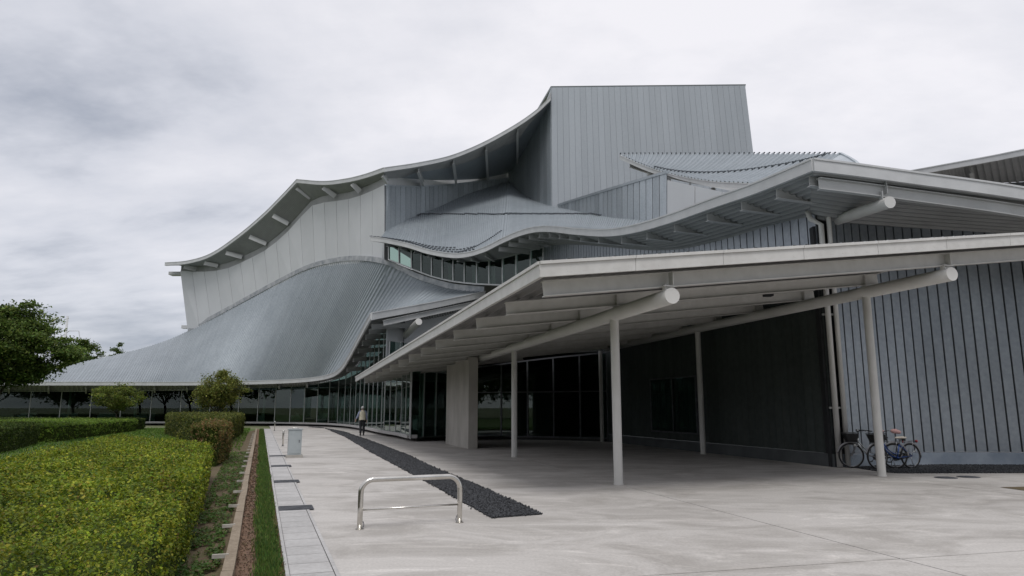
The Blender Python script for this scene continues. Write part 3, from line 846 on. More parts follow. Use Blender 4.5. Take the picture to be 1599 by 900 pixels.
for (xa, ya, xb, yb, E, I) in ((288, 415.5, 307, 423, ee1, ei1), (320, 410, 341, 417.5, ee1, ei1), (354, 394, 379, 404, ee1, ei1), (391, 369, 417, 383, ee1, ei1), (428, 336, 452, 352, ee1, ei1), (466, 293, 487, 312, ee1, ei1),
                               (507, 292, 526, 309, ee2, ei2), (553, 286.5, 565, 302, ee2, ei2), (599, 273, 606, 287, ee2, ei3),
                               (653, 264.5, 661, 289, ee3, ei3), (708, 251, 712.5, 287, ee3, ei3), (759, 230.5, 762, 281, ee3, ei3), (808, 203, 808, 256, ee3, ei3)):
    a, b = at(xa, ya - 2, y_at(E, xa) + .35), at(xb, yb - 5, y_at(I, xb) - .25)
    MB().ibeam(a, b, .42, .20, .03, .03).build('roof_bracket', M_['beam'], hall)
MB().box(at(276, 428, 77.5), (1.4, 1.0, .35)).build('roof_end_beam', M_['beam'], hall)
MB().box(at(291, 511, 77.2), (.9, .5, .35)).build('gutter_outlet', M_['trim'], hall)

# ---- zinc wall between auditorium and tower, with pale ledge above
zt = [0, .12, .25, .44, .63, .86, 1.0]
z_bot = Crv([at(*q) - UP * .25 for q in [(602, 360, 52), (627, 347, 54.2), (655, 335, 56.5), (690, 321, 59.5), (731, 303, 63), (775, 289, 66.5), (794, 284, 68)]], zt)
z_top = Crv(P_([(602, 290, 52), (627, 291.5, 54.2), (655, 292, 56.5), (690, 290, 59.5), (731, 286, 63), (775, 281, 66.5), (794, 279, 68)]), zt)
panel_wall('connecting_wall', hall, z_bot, z_top, 27, M_['zinc_panel'], M_['backing'], .05, .04, ev=False)
ledge_top = Crv(P_([(602, 283, 52.1), (627, 281.5, 54.3), (655, 281, 56.6), (690, 279, 59.6), (731, 275, 63.1), (775, 268, 66.6), (794, 265, 68.1)]), zt)
sheet('ledge_wall', z_top.off((0, .12, .02)), ledge_top.off((0, .12, .75)), M_['trim'], hall, 30, 3)
strip('coping', z_top, M_['zinc_panel'], hall, -.02, .10, -.12, .06, 40, lip=False)

# ---- fly tower
tw_fb = Lin([at(862, 322, 58) - UP * 3, at(1190, 330, 58.5) - UP * 3])
tw_ft = Lin([at(860.5, 137, 58), at(1163.5, 134, 58.5)])
panel_wall('tower_front', hall, tw_fb, tw_ft, 34, M_['zinc_tower'], M_['backing'], .015, .03)
tl = [0, .12, .4, .72, 1.0]
tw_lb = Crv([at(*q) - UP * .3 for q in [(861, 322, 58), (851, 320, 59.3), (834, 313, 62), (811, 299, 65.3), (794, 284, 68)]], tl)
tw_lt = Crv(P_([(860.5, 139, 58), (851, 163, 59.3), (834, 197, 62), (813, 236, 65.3), (794, 256, 68)]), tl)
panel_wall('tower_side', hall, tw_lb, tw_lt, 13, M_['zinc_panel'], M_['backing'], .04, .03)
a, b = at(860.5, 137, 58), at(1163.5, 134, 58.5)
c, d_ = b + [4, 16, 0], a + [-3.5, 16, 0]
MB().hexa([a - UP * .05, b - UP * .05, c - UP * .05, d_ - UP * .05], [a + UP * .10 + [-.03, -.08, 0], b + UP * .10 + [.05, -.08, 0], c + UP * .1, d_ + UP * .1]).build('tower_cap', M_['zinc_tower'], hall)
b2 = tw_fb(1.0)
MB().add([b2, b2 + [5, 16, 0], c, b], [(0, 1, 2, 3)]).build('tower_flank', M_['zinc_tower'], hall)

# ---- middle roof above the window strip, running to the near corner
mE = [(579, 370.5, 49.3), (600, 373, 48.8), (638, 381, 47.8), (669, 390.5, 46.9), (709, 396.5, 45.5), (734, 394, 44.6), (759, 386, 43.6), (784, 373.5, 42.2), (809, 362.5, 40.4), (834, 355.5, 38.3), (859, 354, 35.8), (902, 357.5, 32.0), (949, 359, 28.8), (991, 352.5, 26.4), (1045, 336.5, 23.8), (1110, 312.5, 21.3), (1174, 289.5, 19.3), (1223, 269.5, 18.05), (1269, 250, 17.0)]
mT = np.array([0, .035, .10, .155, .22, .262, .305, .35, .395, .44, .485, .56, .635, .695, .765, .835, .90, .95, 1.0])
m_eave = Crv(P_(mE), mT)
mI = [(602, 379, 51), (615, 382, 50.7), (648, 389.5, 49.6), (682, 398.5, 48.6), (722, 405, 47.3), (748, 406, 46.4), (775, 403.5, 45.4), (808, 394.5, 44.2), (838, 386, 43.2), (868, 381.5, 40.7), (905, 380.5, 37), (963, 385.5, 32.55), (1014, 389, 29.35), (1061, 387.5, 26.95), (1121, 374.5, 24.35), (1190, 355.5, 22), (1240, 343, 20.5), (1256, 339, 20.05), (1263, 337, 19.85)]
m_inner = Crv(P_(mI), mT)
mU = [(602, 361, 52), (627, 347, 54.2), (655, 335, 56.5), (690, 321, 59.5), (731, 303, 63), (775, 289, 66.5), (794, 284, 68), (811, 299, 65.3), (834, 313, 62), (861, 322, 58), (870, 324, 56), (917, 333, 50.5), (965, 341, 45.5), (1026, 344, 41), (1060, 340, 38), (1130, 330, 34), (1200, 310, 31), (1270, 285, 30), (1330, 266, 30)]
mUT = [0, .05, .11, .18, .25, .32, .355, .40, .44, .48, .50, .56, .63, .70, .76, .83, .89, .945, 1.0]
m_up = Crv(P_(mU), mUT)
mr_ = ribbed('middle_roof', m_up, m_eave, 190, M_['zinc_rib'], hall, h=.05, M=18, sag=.35)
strip('fascia', m_eave, M_['trim'], mr_, -.30, .04, -.05, .05, 140)
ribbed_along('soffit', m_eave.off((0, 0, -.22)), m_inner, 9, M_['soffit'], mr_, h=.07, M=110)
mt = np.concatenate([np.linspace(.335, .56, 9), np.linspace(.605, .985, 8)])
for t in mt:
    a = m_eave(t) + np.array([.13, .04, -.31]); L_ = 2.05 if t < .9 else 2.05 - (t - .9) * 6
    b = a + np.array([.95, .28, -.03]) * L_
    MB().ibeam(a, b, .30, .17, .02, .014).build('eave_beam', M_['beam'], hall)
for t in np.linspace(.04, .30, 8):
    a, b = m_eave(t) * .9 + m_inner(t) * .1 - UP * .28, m_inner(t)
    MB().ibeam(a, b, .22, .15).build('eave_beam', M_['beam'], hall)
# snow guards: rows of small stops near the eave, and seam lines
Sg = surf(m_up, m_eave, .35); gb = MB()
for row, (s_a, ta, tb, n) in enumerate(((.985, .0, .27, 30), (.945, .004, .274, 30), (.905, .0, .22, 25))):
    for i, t in enumerate(np.linspace(ta, tb, n)):
        q = Sg(np.array([t]), np.array([s_a]))[0]
        gb.box(q + UP * .08, (.17, .12, .05), -.2)
for t in np.linspace(.23, .345, 26):
    q = Sg(np.array([t]), np.array([.985 - .035 * 0 - (t - .23) * .9]))[0]; gb.box(q + UP * .06, (.12, .10, .05), .1)
for t in np.linspace(.10, .60, 90):
    line = Sg(np.full(60, t), np.linspace(.02, .98, 60)); py_ = np.array([project(q)[1] for q in line])
    k = int(np.argmin(np.abs(py_ - 335.0)))
    if abs(py_[k] - 335) < 3: gb.box(line[k] + UP * .06, (.26, .16, .07), .0)
o = gb.build('snow_guard', M_['snow_guard'], mr_); o['kind'] = 'stuff'

# window strip
wi = np.searchsorted(mT, .44)
wI = [(602, 379, 51), (612, 381, 50.8), (643, 388, 49.8), (674, 396.6, 48.8), (708, 403, 47.8), (728, 405.5, 47.1), (745, 406, 46.5), (768, 404.5, 45.7), (795, 398.5, 44.7), (822, 390.5, 43.8), (850, 383.5, 42.8)]
w_top = Crv([at(*q) - UP * .04 for q in wI], mT[:11])
wB = [(602, 405, 51), (612, 408.5, 50.8), (643, 421, 49.8), (674, 433, 48.8), (708, 441, 47.8), (728, 443.5, 47.1), (745, 445, 46.5), (768, 446, 45.7), (795, 447, 44.7), (822, 447, 43.8), (850, 447, 42.8)]
w_bot = Crv(P_(wB), mT[:11])
wts = np.interp([608, 624.5, 643, 658.5, 674.5, 691, 708, 725.5, 745, 764.5, 785.5, 806.5, 829, 849], [q[0] for q in wB], mT[:11])
curtain('window_strip', hall, w_bot, w_top, wts, M_['mullion'], M_['glass'], .09, .14, .10)
MB().hexa([at(600.5, 406, 51.2), at(606, 407, 50.9), at(606, 407, 51.1), at(600.5, 406, 51.4)], [at(600.5, 378, 51.2), at(606, 380, 50.9), at(606, 380, 51.1), at(600.5, 378, 51.4)]).build('window_jamb', M_['backing'], hall)
wb2 = w_bot.off((1.2, 6, -.1)); wt2 = w_top.off((1.2, 6, 0))
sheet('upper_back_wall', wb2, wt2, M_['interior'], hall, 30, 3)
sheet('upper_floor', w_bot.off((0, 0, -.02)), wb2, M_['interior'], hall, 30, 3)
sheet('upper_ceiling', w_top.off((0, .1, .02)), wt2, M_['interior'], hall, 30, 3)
for t in (.11, .19, .27, .34, .40):
    q0, q1 = w_bot(t) + [.3, 1.6, -.1], w_top(t) + [.3, 1.6, 0]
    MB().tube([q0, (q0[0], q0[1], q1[2] + .3)], .12, 12).build('upper_column', M_['pipe_white'], hall, True)

# ---- parapet of upright slats, white panels and small roof in front of the tower
pT = [0, .27, .55, .88, 1.0]
p_bot = Crv([at(*q) - UP * .4 for q in [(872, 325, 56), (917, 334, 50.5), (965, 342, 45.5), (1026, 345, 41), (1042, 343, 40)]], pT)
p_top = Crv(P_([(872, 322, 56), (917, 308, 50.5), (965, 293.5, 45.5), (1026, 275.5, 41), (1042, 271, 40)]), pT)
panel_wall('slatted_parapet', hall, p_bot, p_top, 23, M_['zinc_panel'], M_['backing'], .07, .05)
strip('coping', p_top, M_['zinc_panel'], hall, -.02, .16, -.10, .10, 20, lip=False)
ww_bot = Lin([at(1042, 345, 39.9), at(1086, 340, 37.5), at(1128, 335, 35.5), at(1200, 330, 32.5)])
ww_top = Lin([at(1042, 281.5, 39.9), at(1086, 291, 37.5), at(1128, 300, 35.5), at(1200, 316, 32.5)], ww_bot.t)
panel_wall('clerestory_wall', hall, ww_bot, ww_top, 3, M_['white_panel'], M_['beam'], .09, .04, tt=ww_bot.t)
rT = [0, .12, .24, .36, .54, .76, 1.0]
r_e = Crv(P_([(968.5, 243, 45.1), (1000, 257, 43.6), (1029, 267.5, 42.4), (1062, 276, 40.9), (1110, 284, 38.7), (1171, 287.5, 36.2), (1240, 292, 33.5)]), rT)
r_u = Crv(P_([(969, 242, 45.4), (1010, 241.5, 46.2), (1060, 241.5, 46.6), (1110, 241.5, 46.5), (1180, 241, 45.5), (1250, 241, 43.8), (1312, 241, 42)]), rT)
r2 = ribbed('side_roof', r_u, r_e, 46, M_['zinc_rib'], hall, h=.10, M=10, sag=.2, duty=(.55, .62, .88, .98))
strip('fascia', r_e, M_['trim'], r2, -.28, .03, -.05, .05, 30)
r_in = Crv(P_([(1010, 262, 46), (1025, 268, 44), (1042, 274, 41.5), (1062, 281, 40.5), (1105, 291, 38.6), (1150, 300, 36.2), (1200, 312, 33.5)]), rT)
sheet('soffit', r_e.off((0, 0, -.25)), r_in, M_['soffit'], r2, 24, 3)
for t in (.05, .16, .28, .42, .56, .70):
    a, b = r_e(t) * .94 + r_in(t) * .06 - UP * .27, r_in(t) - UP * .1
    MB().ibeam(a, b, .26, .14).build('eave_beam', M_['beam'], hall)
endc = Crv([at(1312, 240, 42), at(1326, 247, 40), at(1341, 258, 37.5), at(1345, 275, 34)])
sheet('roof_end', Lin([r_u(1.0), r_u(1.0) * .6 + r_e(1.0) * .4, r_e(1.0)], [0, .5, 1]), Lin([endc(0), endc(.5), endc(1.0)], [0, .5, 1]), M_['zinc_panel'], r2, 8, 3)
strip('end_fascia', endc, M_['zinc_panel'], r2, -.35, .08, -.06, .06, 10, toward=np.array([60, 30, 10.]))
Sr = surf(r_u, r_e, .2); gb = MB()
for t in np.linspace(.20, .93, 56):
    q = Sr(np.array([t]), np.array([max(0.0, .86 - ((t - .2) / .73) ** 1.6 * .84)]))[0]; gb.box(q + UP * .10, (.16, .12, .10))
for t in r_u.even(47)[:-1]:
    q = r_u(t); gb.box(q + UP * .09, (.08, .2, .06))
o = gb.build('snow_guard', M_['snow_guard'], r2); o['kind'] = 'stuff'

# ---- far right roof
fe = Crv(P_([(1415, 269, 34.5), (1470, 259, 33.2), (1552, 244, 31.6), (1599, 234.5, 30.6), (1760, 205, 28)]))
fi = Crv(P_([(1430, 290, 38.5), (1480, 289, 37.6), (1560, 286, 36.2), (1610, 283, 35.4), (1770, 270, 33)]), fe.t)
fr2 = sheet('rear_roof', fe, fi.off((0, 3, 1.0)), M_['zinc_roof'], hall, 20, 4)
strip('fascia', fe, M_['trim'], fr2, -.26, .04, -.05, .05, 20)
ribbed('soffit', fe.off((0, 0, -.2)), fi, 30, M_['soffit'], fr2, h=.06, M=4, up=False)
for t in (.33, .62, .9):
    MB().ibeam(fe(t) * .92 + fi(t) * .08 - UP * .25, fi(t) - UP * .05, .3, .17).build('eave_beam', M_['beam'], hall)
sheet('rear_wall', fi.off((0, .05, 0)), fi.off((0, .05, -5)), M_['zinc_wall'], hall, 20, 3)

# ---- near wing: long wall under the canopy, front wall, roof
def wl(Y): return np.array([8.9 - .293 * (Y - 19.4), Y])
cornr = wl(19.5)
Ys = [19.5, 21.3, 23.6, 25.2, 28, 31.4, 36, 39.5, 42.8]
wtp = [(1262, 337.5, 19.9), (1212, 350, 21.3), (1142, 368.5, 23.6), (1100, 380, 25.2), (1040, 389, 28), (980, 387, 31.4), (917, 381, 36), (880, 381.5, 39.5), (851, 383.5, 42.8)]
wtz = [at(*q)[2] + .02 for q in wtp]
zw = lambda y: float(np.interp(y, Ys, wtz))
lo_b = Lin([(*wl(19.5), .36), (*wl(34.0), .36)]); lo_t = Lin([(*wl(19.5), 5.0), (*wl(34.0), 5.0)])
panel_wall('shaded_long_wall', hall, lo_b, lo_t, 44, M_['canopy_shade_zinc'], M_['backing'], .012, .035)  # lower part of the long wall, coloured dark to imitate canopy shade
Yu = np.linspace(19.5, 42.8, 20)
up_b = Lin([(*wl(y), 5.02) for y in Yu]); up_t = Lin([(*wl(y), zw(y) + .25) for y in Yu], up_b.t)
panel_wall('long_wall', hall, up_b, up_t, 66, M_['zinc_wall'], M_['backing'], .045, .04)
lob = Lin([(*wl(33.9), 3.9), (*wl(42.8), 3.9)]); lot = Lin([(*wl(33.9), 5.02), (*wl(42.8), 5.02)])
sheet('lintel_wall', lob, lot, M_['canopy_shade_zinc'], hall, 10, 3)  # same painted-in shade carried on above the doors
pts = np.array([(*wl(y), 0) for y in np.linspace(19.45, 34, 12)])
MB().sweep(pts, [(-.2, 0), (.07, 0), (.07, .35), (-.2, .35)], outs(pts)).build('plinth', M_['dark_plinth'], hall)
# framed window set into the long wall
q0, q1 = wl(29.6), wl(26.1); dn = np.array([-.96, -.28]) * .08
wm = MB()
def vb(a, b, z0, z1, th): return MB().hexa([(*a, z0), (*b, z0), (*(b + dn * th), z0), (*(a + dn * th), z0)], [(*a, z1), (*b, z1), (*(b + dn * th), z1), (*(a + dn * th), z1)])
lu = (q1 - q0) / np.linalg.norm(q1 - q0)
for (a, b, z0, z1) in ((q0, q1, .62, .68), (q0, q1, 2.74, 2.80), (q0, q0 + lu * .06, .68, 2.74), (q1 - lu * .06, q1, .68, 2.74), ((q0 + q1) / 2, (q0 + q1) / 2 + lu * .05, .68, 2.74)):
    x = vb(a, b, z0, z1, 1.1); wm.add(x.v, x.f)
wf = wm.build('wall_window', M_['grate'], hall)
for a, b in ((q0 + lu * .06, (q0 + q1) / 2), ((q0 + q1) / 2 + lu * .05, q1 - lu * .06)):
    vb(a, b, .68, 2.74, .75).build('pane', M_['glass'], wf)
# front wall
fwp = [cornr + [.25, -.05], np.array([10.4, 19.95]), np.array([12.3, 20.35]), np.array([14.9, 20.15]), np.array([18, 19.4]), np.array([22, 17.5])]
fwz = [at(1285, 345, 19.6)[2], at(1345, 347, 19.95)[2], at(1420, 354, 20.35)[2], at(1510, 363, 20.2)[2], at(1640, 378, 19.4)[2], 5.4]
fw_b = Crv([(*q, .36) for q in fwp]); fw_t = Crv([(*q, z) for q, z in zip(fwp, fwz)], fw_b.t)
panel_wall('front_wall', hall, fw_b, fw_t, 44, M_['zinc_wall'], M_['backing'], .05, .045)
pts = fw_b.samp(40); pts[:, 2] = 0
MB().sweep(pts, [(-.2, 0), (.08, 0), (.08, .34), (-.2, .34)], outs(pts)).build('plinth', M_['plinth'], hall)
MB().box((cornr[0] + .02, cornr[1] + .22, 3.4), (.28, .4, 6.8)).build('corner_post', M_['backing'], hall)
# front eave
f_e = Crv(P_([(1269, 250, 17.0), (1345, 259.5, 17.2), (1420, 270, 17.3), (1510, 282, 17.3), (1599, 295, 17.2), (1820, 330, 16.0)]))
f_u = Crv(P_([(1330, 266, 30), (1400, 280, 30), (1470, 290, 30), (1540, 298, 30), (1620, 306, 30), (1800, 325, 28)]), f_e.t)
nr = ribbed('near_roof', f_e, f_u, 34, M_['zinc_rib'], hall, h=.05, M=6, sag=.0)
strip('fascia', f_e, M_['trim'], nr, -.31, .04, -.05, .05, 40)
f_i = Crv([m_inner(1.0)] + [fw_t(t) for t in np.linspace(.02, 1.0, 5)], f_e.t)
ribbed_along('soffit', f_e.off((0, 0, -.24)), f_i, 11, M_['soffit'], nr, h=.07, M=40)
a, b = f_e(.02), f_e(1.0)
bp = f_e.samp(12, .015, 1.0) + np.array([.08, .20, -.40])
MB().sweep(bp, [(-.08, -.32), (.08, -.32), (.08, -.30), (.006, -.30), (.006, -.02), (.08, -.02), (.08, 0), (-.08, 0), (-.08, -.02), (-.006, -.02), (-.006, -.30), (-.08, -.30)], outs(bp)).build('edge_beam', M_['beam'], hall)
MB().tube([at(1390, 316, 17.2), at(1300, 346, 19.8)], .155, 20).build('pipe_girder', M_['pipe_white'], hall)
pe = at(1390, 316, 17.2)
MB().box(pe + [-.12, .18, .23], (.02, .16, .22)).box(pe + [.02, .18, .45], (.012, .15, .34)).build('hanger_plate', M_['beam'], hall)

q = at(601, 350, 52.15)
MB().box((q[0] + .02, q[1] + .2, (a_bot(1.0)[2] + a_top(1.0)[2]) / 2), (.3, .3, a_top(1.0)[2] - a_bot(1.0)[2] + .2)).build('corner_trim', M_['zinc_panel'], hall)
q0_, q1_ = tw_fb(0.0), tw_ft(0.0)
MB().hexa([q0_ + [-.12, .05, 0], q0_ + [.25, .05, 0], q0_ + [.25, .4, 0], q0_ + [-.12, .4, 0]], [q1_ + [-.06, .05, 0], q1_ + [.25, .05, 0], q1_ + [.25, .4, 0], q1_ + [-.06, .4, 0]]).build('corner_trim', M_['zinc_panel'], hall)
MB().hexa([(cornr[0], cornr[1] + .12, 0), (cornr[0] + .5, cornr[1] + .12, 0), (cornr[0] + .5, cornr[1] + .5, 0), (cornr[0], cornr[1] + .5, 0)], [(cornr[0], cornr[1] + .12, 7.6), (cornr[0] + .5, cornr[1] + .12, 7.6), (cornr[0] + .5, cornr[1] + .5, 7.6), (cornr[0], cornr[1] + .5, 7.6)]).build('corner_core', M_['backing'], hall)
# downpipes at the corner
for k, (dx_, r_) in enumerate(((-.02, .075), (.21, .065))):
    q = cornr + [dx_ + .05, -.18]
    m = MB().tube([(q[0] - (.28 if k == 0 else 0), q[1] + .2 * (k == 0), 7.25), (q[0] - (.22 if k == 0 else 0), q[1] + .15 * (k == 0), 7.0), (q[0], q[1], 6.8), (q[0], q[1], .02)], r_, 14)
    m.build('downpipe', M_['pipe_white'], hall, True)
for z in (1.6, 4.2):
    MB().box((cornr[0] + .13, cornr[1] - .10, z), (.46, .06, .05)).build('pipe_bracket', M_['beam'], hall)

# ---- entrance glazing below the canopy, concrete pier
def line_ts(c, step):
    L_ = np.linalg.norm(np.diff(c.p, axis=0), axis=1).sum(); return np.linspace(0, 1, max(2, int(round(L_ / step)) + 1))
e1b = Lin([(-4.9, 33.95, .12), (-3.45, 37.2, .12)]); e1t = Lin([(-4.9, 33.95, 3.45), (-3.45, 37.2, 3.45)])
curtain('entrance_glazing', hall, e1b, e1t, line_ts(e1b, 1.25), M_['mullion'], M_['glass'], .06, .10)
e2b = Lin([(-3.3, 37.2, .12), (-1.7, 36.8, .12), (1.4, 35.7, .12), (*wl(33.95), .12)]); e2t = Lin([(-3.3, 37.2, 3.7), (-1.7, 36.8, 3.75), (1.4, 35.7, 4.1), (*wl(33.95), 4.3)])
curtain('door_glazing', hall, e2b, e2t, line_ts(e2b, 1.55), M_['grate'], M_['glass'], .07, .12, transom=2.25)
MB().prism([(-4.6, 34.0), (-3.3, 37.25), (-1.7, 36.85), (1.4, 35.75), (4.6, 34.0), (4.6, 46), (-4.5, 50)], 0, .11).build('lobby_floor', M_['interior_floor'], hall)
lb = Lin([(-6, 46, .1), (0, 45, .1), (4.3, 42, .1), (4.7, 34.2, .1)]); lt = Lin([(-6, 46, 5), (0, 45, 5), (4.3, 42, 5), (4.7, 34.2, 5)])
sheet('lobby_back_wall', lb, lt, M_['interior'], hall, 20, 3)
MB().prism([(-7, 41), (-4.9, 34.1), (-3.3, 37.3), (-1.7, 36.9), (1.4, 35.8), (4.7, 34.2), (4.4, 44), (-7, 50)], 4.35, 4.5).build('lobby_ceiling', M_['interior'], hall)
pz = [gp(731, 701)[:2], gp(696, 693)[:2], gp(696, 693)[:2] + [.35, .08], gp(731, 701)[:2] + [.36, .08]]
MB().prism(pz, 0, 3.62).build('concrete_pier', M_['concrete_wall'], hall)

# ================================================================== ENTRANCE CANOPY
FL, FR_, BL = at(843, 409, 11.6), at(1599, 364, 14.85), at(555, 589, 41)
nrm = np.cross(FR_ - FL, BL - FL)
def cz(x, y): return FL[2] - (nrm[0] * (x - FL[0]) + nrm[1] * (y - FL[1])) / nrm[2]
def cpt(x, y, dz=0.0): return np.array([x, y, cz(x, y) + dz])
canopy = thing('entrance_canopy', (3, 20, 0), 'pale steel canopy sloping over the entrance on slim round columns', 'canopy')
Aend, Bend = at(1050, 462, 12.5), at(1487, 428, 14.5)
def onA(Y): return np.array([Aend[0] + (Y - Aend[1]) * PD[0] / PD[1], Y])
def onB(Y): return np.array([Bend[0] + (Y - Bend[1]) * PD[0] / PD[1], Y])
fdir = (FR_ - FL)[:2]; fdir /= np.linalg.norm(fdir); fnorm = np.array([-fdir[1], fdir[0]])
ldir = (BL - FL)[:2]; LL = np.linalg.norm(ldir); ldir /= LL
FE = FL[:2] + fdir * 14.5
# plan of the roof: left edge, front edge, right edge close beside the second pipe
RB = onB(15.6) + PN * .55
BR = onB(33.0) + PN * .15
front = Lin([cpt(*FL[:2]), cpt(*(RB - fnorm * np.dot(RB - FL[:2], fnorm)))])
backl = Lin([cpt(*BL[:2]), cpt(*BR)])
deck = ribbed('roof_deck', front.off((0, 0, -.02)), backl.off((0, 0, -.02)), 34, M_['zinc_roof'], canopy, h=.05, M=4)
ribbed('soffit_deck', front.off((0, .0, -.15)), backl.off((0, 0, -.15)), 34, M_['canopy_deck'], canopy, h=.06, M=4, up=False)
# narrowing wing of the roof toward the right
R0 = front(1.0)[:2]; wing_b = RB - fdir * .02
w1 = Lin([cpt(*R0), cpt(*FE)]); w2 = Lin([cpt(*(R0 + fnorm * 1.5)), cpt(*(FE + fnorm * .9))])
sheet('roof_deck', w1.off((0, 0, -.02)), w2.off((0, 0, -.02)), M_['zinc_roof'], canopy, 8, 3)
ribbed('soffit_deck', w1.off((0, 0, -.15)), w2.off((0, 0, -.15)), 18, M_['canopy_deck'], canopy, h=.05, M=2, up=False)
def fascia_run(p, q, n, inward):
    d = (q - p) / n
    for i in range(n):
        a, b = p + d * i, p + d * (i + 1); u = (b - a)[:2] / np.linalg.norm((b - a)[:2]) * .004
        a2, b2 = a[:2] + u, b[:2] - u
        pr = lambda w2_, z: (w2_[0], w2_[1], z)
        i0 = inward * .07
        m = MB().hexa([(*a2, a[2] - .265), (*b2, b[2] - .265), (*(b2 + i0), b[2] - .265), (*(a2 + i0), a[2] - .265)], [(*a2, a[2] - .045), (*b2, b[2] - .045), (*(b2 + i0), b[2] - .045), (*(a2 + i0), a[2] - .045)])
        i1 = -inward * .03
        m.hexa([(*(a2 + i1), a[2] - .043), (*(b2 + i1), b[2] - .043), (*(b2 + i0), b[2] - .043), (*(a2 + i0), a[2] - .043)], [(*(a2 + i1), a[2] + .012), (*(b2 + i1), b[2] + .012), (*(b2 + i0), b[2] + .012), (*(a2 + i0), a[2] + .012)])
        m.build('fascia_panel', M_['canopy_white'], canopy)
fascia_run(cpt(*FL[:2]), cpt(*FE), 8, fnorm)
lin_ = np.array([ldir[1], -ldir[0]])
fascia_run(cpt(*(FL[:2] + ldir * .02)), cpt(*BL[:2]), 14, lin_)
fascia_run(cpt(*BR), cpt(*(RB + PD * 1.0)), 8, -PN)
for a, b in (((R0 + fnorm * 1.5), (FE + fnorm * .9)),):
    fascia_run(cpt(*a), cpt(*b), 3, -fnorm)
# beams across: front one runs the whole front, others span left edge to right edge
fb0, fb1 = FL[:2] + fnorm * .42 + fdir * .18, FE + fnorm * .42
MB().ibeam(cpt(*fb0, -.27), cpt(*fb1, -.27), .28, .17, .018, .012).build('cross_beam', M_['canopy_white'], canopy)
nb = 13
for i in range(1, nb):
    s_i = .42 + i * 2.32
    if s_i > LL - .3: break
    a = FL[:2] + ldir * s_i + lin_ * .25
    # run parallel to the front until the right edge line
    r0, rd = RB + PN * -.1, (BR - RB) / np.linalg.norm(BR - RB)
    den = fdir[0] * rd[1] - fdir[1] * rd[0]; tt_ = ((r0 - a)[0] * rd[1] - (r0 - a)[1] * rd[0]) / den
    b = a + fdir * tt_
    if b[1] > BR[1]: b = a + fdir * min(tt_, max(2.0, 9.0 - (b[1] - BR[1]) * 1.2))
    MB().ibeam(cpt(*a, -.27), cpt(*b, -.27), .27, .16, .016, .012).build('cross_beam', M_['canopy_white'], canopy)
    for fn, lim in ((onA, 40), (onB, 32.5)):
        # hanger where beam crosses the pipe
        o_ = fn(20.0); den = fdir[0] * PD[1] - fdir[1] * PD[0]; th_ = ((o_ - a)[0] * PD[1] - (o_ - a)[1] * PD[0]) / den
        q = a + fdir * th_
        if q[1] < lim:
            zb = cz(*q) - .54; zp = (Aend if fn is onA else Bend)[2] + .12
            MB().box((q[0], q[1], (zb + zp) / 2), (.16, .012, abs(zb - zp) + .04), math.atan2(fdir[1], fdir[0])).box((q[0], q[1], cz(*q) - .41), (.012, .15, .24), math.atan2(fdir[1], fdir[0])).build('hanger_plate', M_['canopy_white'], canopy)
for E_ in (Aend, Bend):
    q = E_[:2] + PD * .15
    zb = cz(*q) - .55
    rz_ = math.atan2(fdir[1], fdir[0])
    MB().box((q[0], q[1] - .02, (zb + E_[2] + .13) / 2), (.20, .014, abs(zb - E_[2] - .13) + .05), rz_).box((q[0] - .08, q[1] - .03, (zb + E_[2] + .13) / 2), (.014, .12, abs(zb - E_[2] - .13) + .05), rz_).box((q[0] + .06, q[1], cz(*q) - .41), (.014, .16, .245), rz_).box((q[0], q[1], zb - .005), (.26, .16, .015), rz_).build('hanger_plate', M_['canopy_white'], canopy)
pa = MB().tube([Aend, (*onA(25), Aend[2]), (*onA(38.5), Aend[2] - .02)], .148, 24).build('pipe_girder', M_['pipe_white'], canopy)
pb_ = MB().tube([Bend, (*onB(25), Bend[2]), (*onB(33.2), Bend[2] - .02)], .148, 24).build('pipe_girder', M_['pipe_white'], canopy)
for o_ in (pa, pb_):
    for p in o_.data.polygons: p.use_smooth = len(p.vertices) == 4
for (px, py, fn, zt_) in ((967, 757, onA, Aend[2]), (805, 714, onA, Aend[2]), (1367, 744, onB, Bend[2]), (1094, 709.5, onB, Bend[2]), (937, 690, onB, Bend[2])):
    Y = gp(px, py)[1]; q = fn(Y)
    MB().tube([(q[0], q[1], -.01), (q[0], q[1], zt_ - .08)], .096, 24).tube([(q[0], q[1], 0), (q[0], q[1], .025)], .108, 24).build('column', M_['pipe_white'], canopy, False)
    for p in canopy.children[-1].data.polygons: p.use_smooth = len(p.vertices) == 4
lp = onB(18.2)
MB().box((lp[0] - 1.6, lp[1], cz(lp[0] - 1.6, lp[1]) - .33), (.22, .22, .14)).build('ceiling_lamp', M_['backing'], canopy)

# ================================================================== PLANTING
def in_poly(pts, poly):
    ins = np.zeros(len(pts), bool); j = len(poly) - 1
    for i in range(len(poly)):
        xi, yi = poly[i][:2]; xj, yj = poly[j][:2]
        ins ^= ((yi > pts[:, 1]) != (yj > pts[:, 1])) & (pts[:, 0] < (xj - xi) * (pts[:, 1] - yi) / (yj - yi + 1e-12) + xi); j = i
    return ins

